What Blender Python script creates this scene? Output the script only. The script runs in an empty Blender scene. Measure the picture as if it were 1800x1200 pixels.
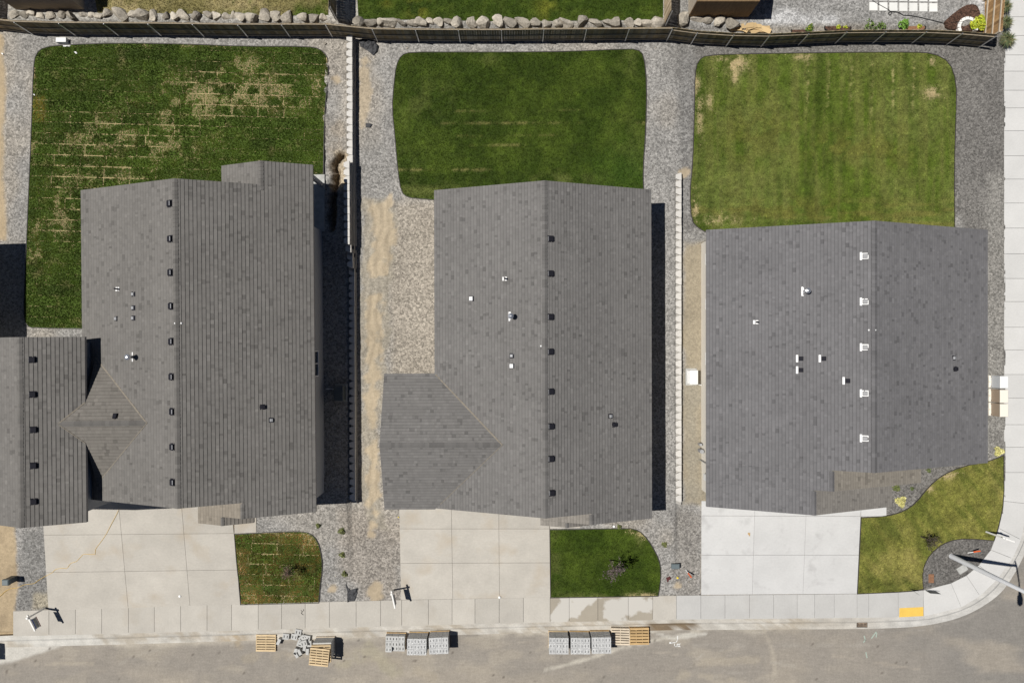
import bpy, bmesh, math, random
import numpy as np
from mathutils import Vector, Matrix

random.seed(7)
rng = np.random.default_rng(7)
SC = bpy.context.scene
COL = SC.collection
H = 43.3            # camera height above the pavement (metres)
F = 1300.0          # focal length in pixels of the 1800 px wide photograph

# ------------------------------------------------------------------ camera
cam = bpy.data.cameras.new('camera')
cam.sensor_width = 36.0
cam.lens = 36.0 * F / 1800.0
cam.clip_end = 2000.0
cam_o = bpy.data.objects.new('camera', cam)
cam_o.location = (0, 0, H)
cam_o.rotation_euler = (0, 0, 0)
COL.objects.link(cam_o)
SC.camera = cam_o

# ------------------------------------------------------------------ sky, sun, exposure
SUN_D = Vector((0.475, -0.072, -1.0)).normalized()       # direction the light travels
sun_el = math.asin(-SUN_D.z)
sun_az = math.atan2(-SUN_D.x, -SUN_D.y)                  # clockwise from +Y
world = bpy.data.worlds.new('World')
SC.world = world
world.use_nodes = True
wn = world.node_tree
bg = wn.nodes['Background']
sky = wn.nodes.new('ShaderNodeTexSky')
sky.sky_type = 'NISHITA'
sky.sun_disc = False
sky.sun_elevation = sun_el
sky.sun_rotation = sun_az
wn.links.new(sky.outputs['Color'], bg.inputs['Color'])
sky.altitude = 1200.0
sky.air_density = 0.5
sky.dust_density = 0.1
bg.inputs['Strength'].default_value = 0.05
sl = bpy.data.lights.new('sun', 'SUN')
sl.energy = 5.0
sl.angle = math.radians(0.5)
sl.color = (1.0, 0.965, 0.91)
so = bpy.data.objects.new('sun', sl)
so.rotation_euler = SUN_D.to_track_quat('-Z', 'Y').to_euler()
so.location = (-20, 5, 60)
COL.objects.link(so)
SC.view_settings.view_transform = 'Standard'
SC.view_settings.look = 'None'
SC.view_settings.exposure = -0.1
SC.view_settings.gamma = 1.0
SC.view_settings.use_curve_mapping = False

# ------------------------------------------------------------------ helpers
def U(px, py, z=0.0):
    k = (H - z) / F
    return ((px - 900.0) * k, (600.0 - py) * k)

def tag(o, label=None, cat=None, group=None, kind=None):
    if label: o['label'] = label
    if cat: o['category'] = cat
    if group: o['group'] = group
    if kind: o['kind'] = kind
    return o

def link(o, parent=None):
    COL.objects.link(o)
    if parent is not None:
        o.parent = parent
    return o

def empty(name, loc=(0, 0, 0), rz=0.0):
    o = bpy.data.objects.new(name, None)
    o.empty_display_size = 0.2
    o.location = loc
    o.rotation_euler = (0, 0, rz)
    return link(o)

class MB:
    """collects polygons; build() links them as ONE mesh object"""
    def __init__(s):
        s.v = []; s.f = []; s.c = []; s.mi = []
        s.m = 0
    def poly(s, pts, col=None):
        b = len(s.v)
        s.v.extend([tuple(p) for p in pts])
        s.f.append(list(range(b, b + len(pts))))
        s.mi.append(s.m)
        if col is not None:
            s.c.extend([col] * len(pts))
        return s
    def quads(s, vs, fs):
        b = len(s.v)
        s.v.extend([tuple(p) for p in vs])
        for f in fs:
            s.f.append([b + i for i in f]); s.mi.append(s.m)
        return s
    def box(s, x0, x1, y0, y1, z0, z1, M=None, taper=0.0):
        t = taper
        vs = [(x0, y0, z0), (x1, y0, z0), (x1, y1, z0), (x0, y1, z0),
              (x0 + t, y0 + t, z1), (x1 - t, y0 + t, z1), (x1 - t, y1 - t, z1), (x0 + t, y1 - t, z1)]
        if M is not None:
            vs = [tuple(M @ Vector(p)) for p in vs]
        return s.quads(vs, [(3, 2, 1, 0), (4, 5, 6, 7), (0, 1, 5, 4), (1, 2, 6, 5), (2, 3, 7, 6), (3, 0, 4, 7)])
    def cbox(s, x0, x1, y0, y1, z0, z1, c=0.01, M=None):
        """box with a chamfered top rim"""
        vs = [(x0, y0, z0), (x1, y0, z0), (x1, y1, z0), (x0, y1, z0),
              (x0, y0, z1 - c), (x1, y0, z1 - c), (x1, y1, z1 - c), (x0, y1, z1 - c),
              (x0 + c, y0 + c, z1), (x1 - c, y0 + c, z1), (x1 - c, y1 - c, z1), (x0 + c, y1 - c, z1)]
        if M is not None:
            vs = [tuple(M @ Vector(p)) for p in vs]
        fs = [(3, 2, 1, 0), (8, 9, 10, 11)]
        for i in range(4):
            j = (i + 1) % 4
            fs += [(i, j, 4 + j, 4 + i), (4 + i, 4 + j, 8 + j, 8 + i)]
        return s.quads(vs, fs)
    def tube(s, pts, rad, n=8, cap=True):
        pts = [Vector(p) for p in pts]
        if not isinstance(rad, (list, tuple)):
            rad = [rad] * len(pts)
        rings = []
        b = len(s.v)
        for i, p in enumerate(pts):
            d = (pts[min(i + 1, len(pts) - 1)] - pts[max(i - 1, 0)])
            d = d.normalized() if d.length > 1e-9 else Vector((0, 0, 1))
            a = Vector((0, 0, 1)) if abs(d.z) < 0.9 else Vector((1, 0, 0))
            x = d.cross(a).normalized(); y = d.cross(x).normalized()
            for k in range(n):
                t = 2 * math.pi * k / n
                s.v.append(tuple(p + (x * math.cos(t) + y * math.sin(t)) * rad[i]))
        for i in range(len(pts) - 1):
            for k in range(n):
                k2 = (k + 1) % n
                s.f.append([b + i * n + k, b + i * n + k2, b + (i + 1) * n + k2, b + (i + 1) * n + k]); s.mi.append(s.m)
        if cap:
            s.f.append([b + k for k in range(n)][::-1]); s.mi.append(s.m)
            e = b + (len(pts) - 1) * n
            s.f.append([e + k for k in range(n)]); s.mi.append(s.m)
        return s
    def prism(s, poly, z0, z1, cham=0.0):
        """poly: list of (x, y) counter-clockwise; z0 / z1 number or function of (x, y)"""
        g0 = z0 if callable(z0) else (lambda x, y: z0)
        g1 = z1 if callable(z1) else (lambda x, y: z1)
        if area(poly) < 0: poly = poly[::-1]
        n = len(poly)
        bot = [(x, y, g0(x, y)) for x, y in poly]
        if cham > 0:
            ins = inset(poly, cham)
            mid = [(x, y, g1(x, y) - cham) for x, y in poly]
            top = [(x, y, g1(x, y)) for x, y in ins]
            vs = bot + mid + top
            fs = [tuple(range(2 * n, 3 * n)), tuple(range(n))[::-1]]
            for i in range(n):
                j = (i + 1) % n
                fs += [(i, j, n + j, n + i), (n + i, n + j, 2 * n + j, 2 * n + i)]
        else:
            top = [(x, y, g1(x, y)) for x, y in poly]
            vs = bot + top
            fs = [tuple(range(n, 2 * n)), tuple(range(n))[::-1]]
            for i in range(n):
                j = (i + 1) % n
                fs.append((i, j, n + j, n + i))
        return s.quads(vs, fs)
    def mesh(s, name, mats, org=(0, 0, 0), smooth=False):
        me = bpy.data.meshes.new(name)
        vv = [(a - org[0], b - org[1], c - org[2]) for a, b, c in s.v]
        me.from_pydata(vv, [], s.f)
        if not isinstance(mats, (list, tuple)): mats = [mats]
        for m in mats: me.materials.append(m)
        if len(mats) > 1:
            me.polygons.foreach_set('material_index', s.mi)
        if s.c:
            at = me.color_attributes.new('gcol', 'FLOAT_COLOR', 'POINT')
            arr = np.ones((len(s.v), 4), dtype=np.float32)
            arr[:, :3] = np.array(s.c, dtype=np.float32)
            at.data.foreach_set('color', arr.ravel())
        if smooth:
            me.polygons.foreach_set('use_smooth', [True] * len(me.polygons))
        me.update()
        return me
    def build(s, name, mats, parent=None, org=(0, 0, 0), smooth=False):
        """vertices are given in world space (parents are unrotated or get vertices in their frame); org is the object's origin"""
        me = s.mesh(name, mats, org, smooth)
        o = bpy.data.objects.new(name, me)
        o.location = org
        return link(o, parent)

def area(p):
    return 0.5 * sum(p[i][0] * p[(i + 1) % len(p)][1] - p[(i + 1) % len(p)][0] * p[i][1] for i in range(len(p)))

def inset(p, d):
    n = len(p); out = []
    for i in range(n):
        a = Vector(p[i - 1]); b = Vector(p[i]); c = Vector(p[(i + 1) % n])
        e1 = (b - a); e2 = (c - b)
        if e1.length < 1e-6 or e2.length < 1e-6:
            out.append(tuple(b)); continue
        e1.normalize(); e2.normalize()
        n1 = Vector((-e1.y, e1.x)); n2 = Vector((-e2.y, e2.x))
        m = (n1 + n2)
        if m.length < 1e-6:
            out.append(tuple(b)); continue
        m.normalize()
        k = d / max(0.4, m.dot(n1))
        out.append(tuple(b + m * k))
    return out

def clip_half(poly, a, b, c):
    """keep a*x + b*y <= c"""
    out = []
    n = len(poly)
    for i in range(n):
        p = poly[i]; q = poly[(i + 1) % n]
        dp = a * p[0] + b * p[1] - c; dq = a * q[0] + b * q[1] - c
        if dp <= 0: out.append(p)
        if (dp < 0 < dq) or (dq < 0 < dp):
            t = dp / (dp - dq)
            out.append((p[0] + (q[0] - p[0]) * t, p[1] + (q[1] - p[1]) * t))
    return out

def clip_rect(poly, x0, x1, y0, y1):
    for a, b, c in ((-1, 0, -x0), (1, 0, x1), (0, -1, -y0), (0, 1, y1)):
        poly = clip_half(poly, a, b, c)
        if len(poly) < 3: return []
    return poly

def clip_convex(sub, conv):
    n = len(conv)
    for i in range(n):
        p = conv[i]; q = conv[(i + 1) % n]
        ex, ey = q[0] - p[0], q[1] - p[1]
        # inside is left of the edge (counter-clockwise polygon)
        a, b = ey, -ex
        sub = clip_half(sub, a, b, a * p[0] + b * p[1])
        if len(sub) < 3: return []
    return sub

def vnoise(x, y, seed=0):
    x = np.asarray(x, dtype=np.float64); y = np.asarray(y, dtype=np.float64)
    xi = np.floor(x).astype(np.int64); yi = np.floor(y).astype(np.int64)
    xf = x - xi; yf = y - yi
    def h(a, b):
        n = (a * 374761393 + b * 668265263 + seed * 974634777) & 0xFFFFFFFF
        n = ((n ^ (n >> 13)) * 1274126177) & 0xFFFFFFFF
        n = n ^ (n >> 16)
        return (n & 0xFFFF) / 65535.0
    u = xf * xf * (3 - 2 * xf); v = yf * yf * (3 - 2 * yf)
    return (h(xi, yi) * (1 - u) + h(xi + 1, yi) * u) * (1 - v) + (h(xi, yi + 1) * (1 - u) + h(xi + 1, yi + 1) * u) * v

def fbm(x, y, seed=0, oct=4):
    s = 0; a = 0.5; t = 0
    for i in range(oct):
        s = s + a * vnoise(x * 2 ** i, y * 2 ** i, seed + i * 17); t += a; a *= 0.5
    return s / t

def sstep(a, b, x):
    t = np.clip((x - a) / (b - a), 0, 1)
    return t * t * (3 - 2 * t)

def inpoly(x, y, poly):
    r = np.zeros(x.shape, bool); n = len(poly)
    for i in range(n):
        x1, y1 = poly[i]; x2, y2 = poly[(i + 1) % n]
        if y1 == y2: continue
        c = ((y1 > y) != (y2 > y)) & (x < (x2 - x1) * (y - y1) / (y2 - y1) + x1)
        r ^= c
    return r

def sdist(x, y, poly):
    """signed distance, negative inside"""
    d = np.full(x.shape, 1e9); n = len(poly)
    for i in range(n):
        x1, y1 = poly[i]; x2, y2 = poly[(i + 1) % n]
        ex, ey = x2 - x1, y2 - y1
        L = ex * ex + ey * ey + 1e-12
        t = np.clip(((x - x1) * ex + (y - y1) * ey) / L, 0, 1)
        d = np.minimum(d, np.hypot(x - x1 - t * ex, y - y1 - t * ey))
    return np.where(inpoly(x, y, poly), -d, d)

def smooth_poly(p, it=2):
    for _ in range(it):
        q = []
        n = len(p)
        def sharp(i):
            a = Vector(p[i - 1]); b = Vector(p[i]); c = Vector(p[(i + 1) % n])
            return (b - a).length > .05 and (c - b).length > .05 and (b - a).angle(c - b) > math.radians(62)
        S = [sharp(i) for i in range(n)]
        for i in range(n):
            a = p[i]; b = p[(i + 1) % n]
            if S[i]: q.append(a)
            if S[i] and S[(i + 1) % n]: continue
            if S[i]:
                q.append((a[0] * .25 + b[0] * .75, a[1] * .25 + b[1] * .75)); continue
            if S[(i + 1) % n]:
                q.append((a[0] * .75 + b[0] * .25, a[1] * .75 + b[1] * .25)); continue
            q.append((a[0] * .75 + b[0] * .25, a[1] * .75 + b[1] * .25))
            q.append((a[0] * .25 + b[0] * .75, a[1] * .25 + b[1] * .75))
        p = q
    return p

# ------------------------------------------------------------------ materials
def pmat(name, col=(.5, .5, .5), rough=.85, attr=False, noise=(), vor=(), bump=None, metal=0.0, spec=.3, rand=0.0, alpha=1.0, tint=None):
    m = bpy.data.materials.new(name); m.use_nodes = True
    nt = m.node_tree; N = nt.nodes; L = nt.links
    b = N['Principled BSDF']
    b.inputs['Roughness'].default_value = rough
    b.inputs['Metallic'].default_value = metal
    b.inputs['Specular IOR Level'].default_value = spec
    geo = N.new('ShaderNodeNewGeometry')
    if attr:
        a = N.new('ShaderNodeVertexColor'); a.layer_name = 'gcol'; cur = a.outputs['Color']
    else:
        r = N.new('ShaderNodeRGB'); r.outputs[0].default_value = (*col, 1); cur = r.outputs[0]
    def scale_by(cur, fac, lo, hi, f0=.3, f1=.7):
        mr = N.new('ShaderNodeMapRange'); mr.inputs['From Min'].default_value = f0; mr.inputs['From Max'].default_value = f1
        mr.inputs['To Min'].default_value = lo; mr.inputs['To Max'].default_value = hi
        L.new(fac, mr.inputs['Value'])
        vm = N.new('ShaderNodeVectorMath'); vm.operation = 'SCALE'
        L.new(cur, vm.inputs[0]); L.new(mr.outputs[0], vm.inputs['Scale'])
        return vm.outputs[0]
    for sc, amt in noise:
        nz = N.new('ShaderNodeTexNoise'); nz.inputs['Detail'].default_value = 4
        if isinstance(sc, tuple):
            vm = N.new('ShaderNodeVectorMath'); vm.operation = 'MULTIPLY'; vm.inputs[1].default_value = sc
            L.new(geo.outputs['Position'], vm.inputs[0]); L.new(vm.outputs[0], nz.inputs['Vector'])
            nz.inputs['Scale'].default_value = 1
        else:
            L.new(geo.outputs['Position'], nz.inputs['Vector']); nz.inputs['Scale'].default_value = sc
        cur = scale_by(cur, nz.outputs['Fac'], 1 - amt, 1 + amt)
    for sc, amt in vor:
        vz = N.new('ShaderNodeTexVoronoi'); vz.inputs['Scale'].default_value = sc
        L.new(geo.outputs['Position'], vz.inputs['Vector'])
        sp = N.new('ShaderNodeSeparateColor'); L.new(vz.outputs['Color'], sp.inputs[0])
        if attr:
            s1 = N.new('ShaderNodeMath'); s1.operation = 'MULTIPLY_ADD'; s1.inputs[1].default_value = 2 * amt; s1.inputs[2].default_value = -amt
            L.new(sp.outputs[0], s1.inputs[0])
            s2 = N.new('ShaderNodeMath'); s2.operation = 'MULTIPLY_ADD'; s2.inputs[2].default_value = 1.0
            L.new(s1.outputs[0], s2.inputs[0]); L.new(a.outputs['Alpha'], s2.inputs[1])
            vm = N.new('ShaderNodeVectorMath'); vm.operation = 'SCALE'
            L.new(cur, vm.inputs[0]); L.new(s2.outputs[0], vm.inputs['Scale']); cur = vm.outputs[0]
        else:
            cur = scale_by(cur, sp.outputs[0], 1 - amt, 1 + amt, 0, 1)
    if tint is not None:      # second colour mixed in by a noise patch: (colour, scale, lo, hi)
        tc, ts, t0, t1 = tint
        nz = N.new('ShaderNodeTexNoise'); nz.inputs['Detail'].default_value = 5; nz.inputs['Scale'].default_value = ts
        L.new(geo.outputs['Position'], nz.inputs['Vector'])
        mr = N.new('ShaderNodeMapRange'); mr.inputs['From Min'].default_value = t0; mr.inputs['From Max'].default_value = t1
        L.new(nz.outputs['Fac'], mr.inputs['Value'])
        mx = N.new('ShaderNodeMix'); mx.data_type = 'RGBA'
        L.new(mr.outputs[0], mx.inputs[0]); L.new(cur, mx.inputs[6]); mx.inputs[7].default_value = (*tc, 1)
        cur = mx.outputs[2]
    if rand:
        oi = N.new('ShaderNodeObjectInfo')
        cur = scale_by(cur, oi.outputs['Random'], 1 - rand, 1 + rand, 0, 1)
    L.new(cur, b.inputs['Base Color'])
    if bump:
        sc, st, dist = bump
        nz = N.new('ShaderNodeTexNoise'); nz.inputs['Scale'].default_value = sc; nz.inputs['Detail'].default_value = 5
        L.new(geo.outputs['Position'], nz.inputs['Vector'])
        bp = N.new('ShaderNodeBump'); bp.inputs['Strength'].default_value = st; bp.inputs['Distance'].default_value = dist
        L.new(nz.outputs['Fac'], bp.inputs['Height']); L.new(bp.outputs[0], b.inputs['Normal'])
    if alpha < 1:
        b.inputs['Alpha'].default_value = alpha
    return m

M = {}
M['ground'] = pmat('ground_gravel', attr=True, rough=.95, vor=((11, .36), (24, .30)), noise=((5, .08),), bump=(16, .6, .03), spec=.15)
M['asphalt'] = pmat('dusty_asphalt', attr=True, rough=.92, noise=((60, .10), (9, .07), ((2, 7, 1), .06), ((7, 2, 1), .04)), vor=((30, .06),), bump=(60, .3, .01), spec=.2)
M['conc_warm'] = pmat('concrete_warm', (.452, .425, .378), rough=.9, noise=((.9, .06), (9, .04), ((3, 26, 3), .03), (.25, .05)), rand=.05, spec=.2, tint=((.40, .335, .25), .55, .54, .85))
M['conc_light'] = pmat('concrete_light', (.545, .543, .535), rough=.9, noise=((.8, .04), (9, .03), ((3, 26, 3), .02)), rand=.03, spec=.2, tint=((.37, .365, .36), 1.1, .58, .85))
M['conc_walk'] = pmat('concrete_walk', (.45, .425, .38), rough=.9, noise=((.9, .06), (10, .04), ((26, 3, 3), .03)), rand=.06, spec=.2, tint=((.38, .34, .28), .6, .55, .85))
M['conc_walk2'] = pmat('concrete_walk_grey', (.46, .455, .44), rough=.9, noise=((.9, .05), (10, .03), ((26, 3, 3), .03)), rand=.04, spec=.2, tint=((.40, .39, .37), .6, .55, .85))
M['conc_walk3'] = pmat('concrete_walk_pale', (.56, .555, .54), rough=.9, noise=((.9, .04), (10, .03), ((3, 26, 3), .02)), rand=.04, spec=.2)
M['conc_damp'] = pmat('concrete_damp', (.33, .295, .24), rough=.8, noise=((.9, .05), (10, .03)), rand=.03, tint=((.50, .48, .44), .55, .52, .56))
M['gutter'] = pmat('concrete_gutter', attr=True, rough=.92, noise=((1.3, .14), (12, .08), ((.6, 5, 1), .08)), spec=.2)
M['shingle'] = pmat('shingles', attr=True, rough=.95, noise=((.35, .06), (40, .10)), spec=.15)
M['fascia'] = pmat('fascia_paint', (.30, .29, .28), rough=.6)
M['valley'] = pmat('valley_dust', (.215, .19, .155), rough=.9, noise=((6, .15),))
M['wall_taupe'] = pmat('siding_taupe', (.48, .44, .39), rough=.8, noise=((20, .03),))
M['wall_cream'] = pmat('siding_cream', (.74, .705, .64), rough=.8, noise=((20, .03),))
M['wall_grey'] = pmat('siding_grey', (.40, .41, .42), rough=.8, noise=((20, .03),))
M['white'] = pmat('white_paint', (.80, .80, .79), rough=.5)
M['white_pvc'] = pmat('white_plastic', (.80, .79, .76), rough=.45)
M['glass'] = pmat('window_glass', (.03, .04, .055), rough=.08, spec=.6)
M['door'] = pmat('door_paint', (.16, .13, .10), rough=.5)
M['black_metal'] = pmat('black_metal', (.016, .016, .022), rough=.75, spec=.15)
M['galv'] = pmat('galvanised_metal', (.70, .71, .73), rough=.32, metal=.85, noise=((30, .08),))
M['galv_dull'] = pmat('dull_galvanised', (.34, .345, .355), rough=.6, metal=.3, noise=((12, .06),))
M['vent_grey'] = pmat('vent_grey', (.33, .33, .335), rough=.8, spec=.1)
M['dark_box'] = pmat('grey_green_plastic', (.10, .115, .12), rough=.5)
M['cap'] = pmat('wall_block', (.58, .56, .525), rough=.92, noise=((14, .07),), rand=.05, bump=(60, .4, .01))
M['blockface'] = pmat('wall_block_face', (.36, .345, .32), rough=.95, noise=((14, .12),), rand=.07, bump=(40, .8, .02))
M['block'] = pmat('grey_block', (.47, .47, .455), rough=.9, noise=((20, .08),), rand=.06)
M['board'] = pmat('fence_wood', attr=True, rough=.85, noise=(((3, 3, 1.2), .22), (14, .18)), spec=.2)
M['rail'] = pmat('fence_rail', (.33, .275, .20), rough=.85, noise=((8, .2),))
M['rail_pale'] = pmat('fence_rail_pale', (.46, .40, .32), rough=.85, noise=((8, .12),))
M['pallet'] = pmat('pallet_wood', (.56, .43, .26), rough=.85, noise=(((2, 14, 4), .14), (9, .08)), rand=.14)
M['pallet_pale'] = pmat('pallet_wood_pale', (.60, .51, .39), rough=.85, noise=(((2, 14, 4), .12), (9, .08)), rand=.10)
M['pallet_brown'] = pmat('pallet_wood_brown', (.47, .32, .155), rough=.85, noise=(((2, 14, 4), .14), (9, .08)), rand=.14)
M['rock'] = pmat('boulder_rock', (.37, .335, .28), rough=.95, noise=((2.5, .28), (14, .2)), rand=.35, bump=(9, .8, .05))
M['grass'] = pmat('grass', attr=True, rough=.8, noise=((1.1, .10), (9, .14)), spec=.15)
M['sod'] = pmat('sod_turf', (.050, .082, .010), rough=.9, noise=((1.1, .12), (12, .22)), rand=.22, bump=(30, .8, .03), tint=((.20, .165, .07), 1.4, .55, .85))
M['straw'] = pmat('straw_soil', (.42, .33, .175), rough=.95, noise=((5, .2), (30, .2)))
M['edging'] = pmat('edging_plastic', (.045, .04, .036), rough=.6)
M['leaf'] = pmat('leaf', attr=True, rough=.6, spec=.3)
M['bark'] = pmat('bark', (.11, .085, .07), rough=.9, noise=((20, .2),))
M['fabric'] = pmat('landscape_fabric', (.055, .056, .06), rough=.75, noise=((7, .3),))
M['orange'] = pmat('orange_plastic', (.75, .13, .03), rough=.5)
M['yellow'] = pmat('yellow_plastic', (.78, .60, .05), rough=.5)
M['tactile'] = pmat('tactile_yellow', (.74, .49, .10), rough=.7, noise=((3, .06),))
M['maroon'] = pmat('maroon_plastic', (.09, .025, .025), rough=.6)
M['cord'] = pmat('yellow_cord', (.68, .45, .09), rough=.6)
M['hose'] = pmat('black_hose', (.02, .02, .02), rough=.5)
M['iron'] = pmat('cast_iron', (.025, .018, .016), rough=.7)
M['rust'] = pmat('rusty_lid', (.24, .125, .07), rough=.85, noise=((9, .25),))
M['concpad'] = pmat('pad_concrete', (.42, .42, .40), rough=.85, noise=((4, .15),))
M['tan_plastic'] = pmat('tan_plastic', (.37, .29, .215), rough=.6, noise=(((2, 30, 2), .04),))
M['cream_plastic'] = pmat('cream_plastic', (.80, .75, .66), rough=.5)
M['grey_plastic'] = pmat('pale_grey_plastic', (.56, .58, .60), rough=.5)
M['blue'] = pmat('sign_blue', (.03, .07, .28), rough=.5)
M['signgrey'] = pmat('sign_grey', (.22, .235, .23), rough=.5, noise=((9, .3),))
M['signred'] = pmat('sign_red', (.26, .07, .06), rough=.5)
M['paint'] = pmat('marking_paint', (.72, .72, .70), rough=.8)
M['paint_green'] = pmat('marking_paint_green', (.34, .42, .36), rough=.8)
M['lamp_pole'] = pmat('lamp_pole_metal', (.76, .77, .79), rough=.6)
M['lens'] = pmat('lamp_lens', (.6, .6, .58), rough=.2)
M['shed_wood'] = pmat('shed_wood', (.36, .235, .125), rough=.85, noise=(((9, 1, 1.5), .15),))
M['mulch'] = pmat('mulch', (.085, .047, .033), rough=.95, vor=((16, .6),), bump=(18, 1, .05))
M['scrap'] = pmat('scrap_wood', (.58, .42, .22), rough=.85, rand=.2)
M['wrap'] = None
def wrap_mat():
    m = bpy.data.materials.new('shrink_wrap'); m.use_nodes = True
    b = m.node_tree.nodes['Principled BSDF']
    b.inputs['Base Color'].default_value = (.82, .84, .88, 1)
    b.inputs['Roughness'].default_value = .16
    b.inputs['Specular IOR Level'].default_value = .6
    b.inputs['Alpha'].default_value = .16
    nz = m.node_tree.nodes.new('ShaderNodeTexNoise'); nz.inputs['Scale'].default_value = 7; nz.inputs['Detail'].default_value = 3
    bp = m.node_tree.nodes.new('ShaderNodeBump'); bp.inputs['Strength'].default_value = 1; bp.inputs['Distance'].default_value = .05
    g = m.node_tree.nodes.new('ShaderNodeNewGeometry')
    m.node_tree.links.new(g.outputs['Position'], nz.inputs['Vector'])
    m.node_tree.links.new(nz.outputs['Fac'], bp.inputs['Height'])
    m.node_tree.links.new(bp.outputs[0], b.inputs['Normal'])
    return m
M['wrap'] = wrap_mat()

# ------------------------------------------------------------------ terrain heights
XW1, XW2 = -9.02, 9.85           # the two retaining walls
Z1, Z2, Z3 = 0.62, 0.30, 0.0     # pad heights of the three lots
def gz_np(x, y, detail=False):
    x = np.asarray(x, float); y = np.asarray(y, float)
    z = np.where(x < XW1 - .36, Z1, Z2)
    # second wall exists only south of its rear end; further back the gravel runs down in a soft slope
    t_wall = sstep(XW2 - .24, XW2 - .23, x)
    t_soft = sstep(XW2 - 1.5, XW2 + 1.2, x)
    t = np.where(y < 9.4, t_wall, t_soft)
    z = z * (1 - t) + Z3 * t
    s = np.clip((y + 14.4) / 5.2, 0, 1)                      # front yards run down to the pavement
    z = z * s - .03 * (1 - s)
    z = z * (1 - sstep(23.5, 60, y))
    back = sstep(18.0, 18.5, y)                     # rear neighbours' ground, a little higher
    z = z + .32 * back
    return z
def gz(x, y):
    return float(gz_np(np.array([x]), np.array([y]))[0])
def Ug(px, py, dz=0.0):
    z = 0.3
    for _ in range(5):
        x, y = U(px, py, z + dz); z = gz(x, y)
    return (x, y, z + dz)
def G2(pts):
    return [Ug(a, b)[:2] for a, b in pts]

# kerb line (inner edge of the pavement = outer edge of slabs) and gutter edge, in photograph pixels
WALK_TOP = [(23, 1073.5), (225, 1066), (423, 1061), (700, 1054), (968, 1049), (1232, 1045.5), (1508, 1043), (1623, 1037)]
WALK_BOT = [(23, 1118), (225, 1113), (423, 1108), (640, 1102), (900, 1095), (1190, 1088.5), (1360, 1087), (1527, 1085.5), (1624, 1083)]
def lerp_line(line, x):
    return float(np.interp(x, [p[0] for p in line], [p[1] for p in line]))
CORNER_IN = [(1623, 1037), (1672, 1024.5), (1699, 1011), (1721, 993), (1742, 966), (1757, 925), (1764, 880), (1765, 830)]
CORNER_OUT = [(1624, 1083), (1690, 1067), (1723, 1047), (1750, 1022), (1780, 981), (1799, 938), (1808, 885), (1810, 830)]

# lawn outlines in photograph pixels
L1 = [(60, 120), (64, 96), (78, 84), (120, 80), (210, 77), (330, 79), (430, 83), (540, 83), (562, 87), (574, 99), (577, 115), (575, 145), (570, 200), (568, 306), (520, 330), (300, 345), (170, 350), (170, 577), (60, 576), (48, 572), (43, 552), (46, 480), (49, 400), (53, 310), (57, 215)]
L2 = [(693, 150), (697, 116), (706, 98), (722, 93), (800, 93), (900, 93), (1000, 92), (1090, 88), (1120, 88), (1131, 98), (1136, 150), (1134, 230), (1129, 300), (1131, 352), (775, 352), (740, 349), (718, 347), (706, 338), (700, 300), (695, 240), (690, 190)]
L3 = [(1222, 130), (1227, 108), (1242, 98), (1330, 96), (1440, 94), (1600, 93), (1640, 95), (1668, 110), (1680, 145), (1679, 200), (1676, 300), (1677, 412), (1250, 412), (1228, 401), (1216, 388), (1213, 340), (1218, 290), (1221, 200)]
FL1 = [(413, 939), (500, 934.5), (538, 934.5), (552, 942), (561, 958), (566, 985), (566, 1002), (562, 1030), (560, 1058), (424, 1061), (418, 1000)]
FL2 = [(967, 931), (1090, 929), (1114, 929), (1130, 938), (1146, 960), (1158, 984), (1161, 1004), (1159, 1030), (1156, 1046), (968.5, 1049)]
FL3 = [(1514, 910), (1558, 907.5), (1588, 899), (1610, 884), (1632, 856), (1655, 836), (1690, 820), (1735, 812), (1763, 801), (1763.5, 880), (1755, 922), (1746, 949), (1715, 946), (1680, 946), (1655, 955), (1635, 972), (1623, 992), (1620, 1015), (1622, 1034), (1600, 1038), (1507.5, 1042)]
N1 = [(160, -40), (578, -40), (577, 27), (500, 28), (400, 26), (300, 24), (172, 23)]
N2 = [(626, -40), (1166, -40), (1165, 36), (1000, 37), (900, 38), (760, 36), (640, 34), (630, 31)]

UNDER_LAWN = [L1, L2, L3, FL1, FL2, FL3, N1, N2]
UNDER_SLAB = [[(77, 868), (450, 868), (450, 937), (412, 938), (423, 1066), (84, 1076)], [(702, 868), (1020, 868), (1020, 928), (966, 929), (968, 1054), (705, 1058)], [(1233, 880), (1558, 880), (1558, 907), (1513, 907), (1507, 1047), (1232, 1048)]]
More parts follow.
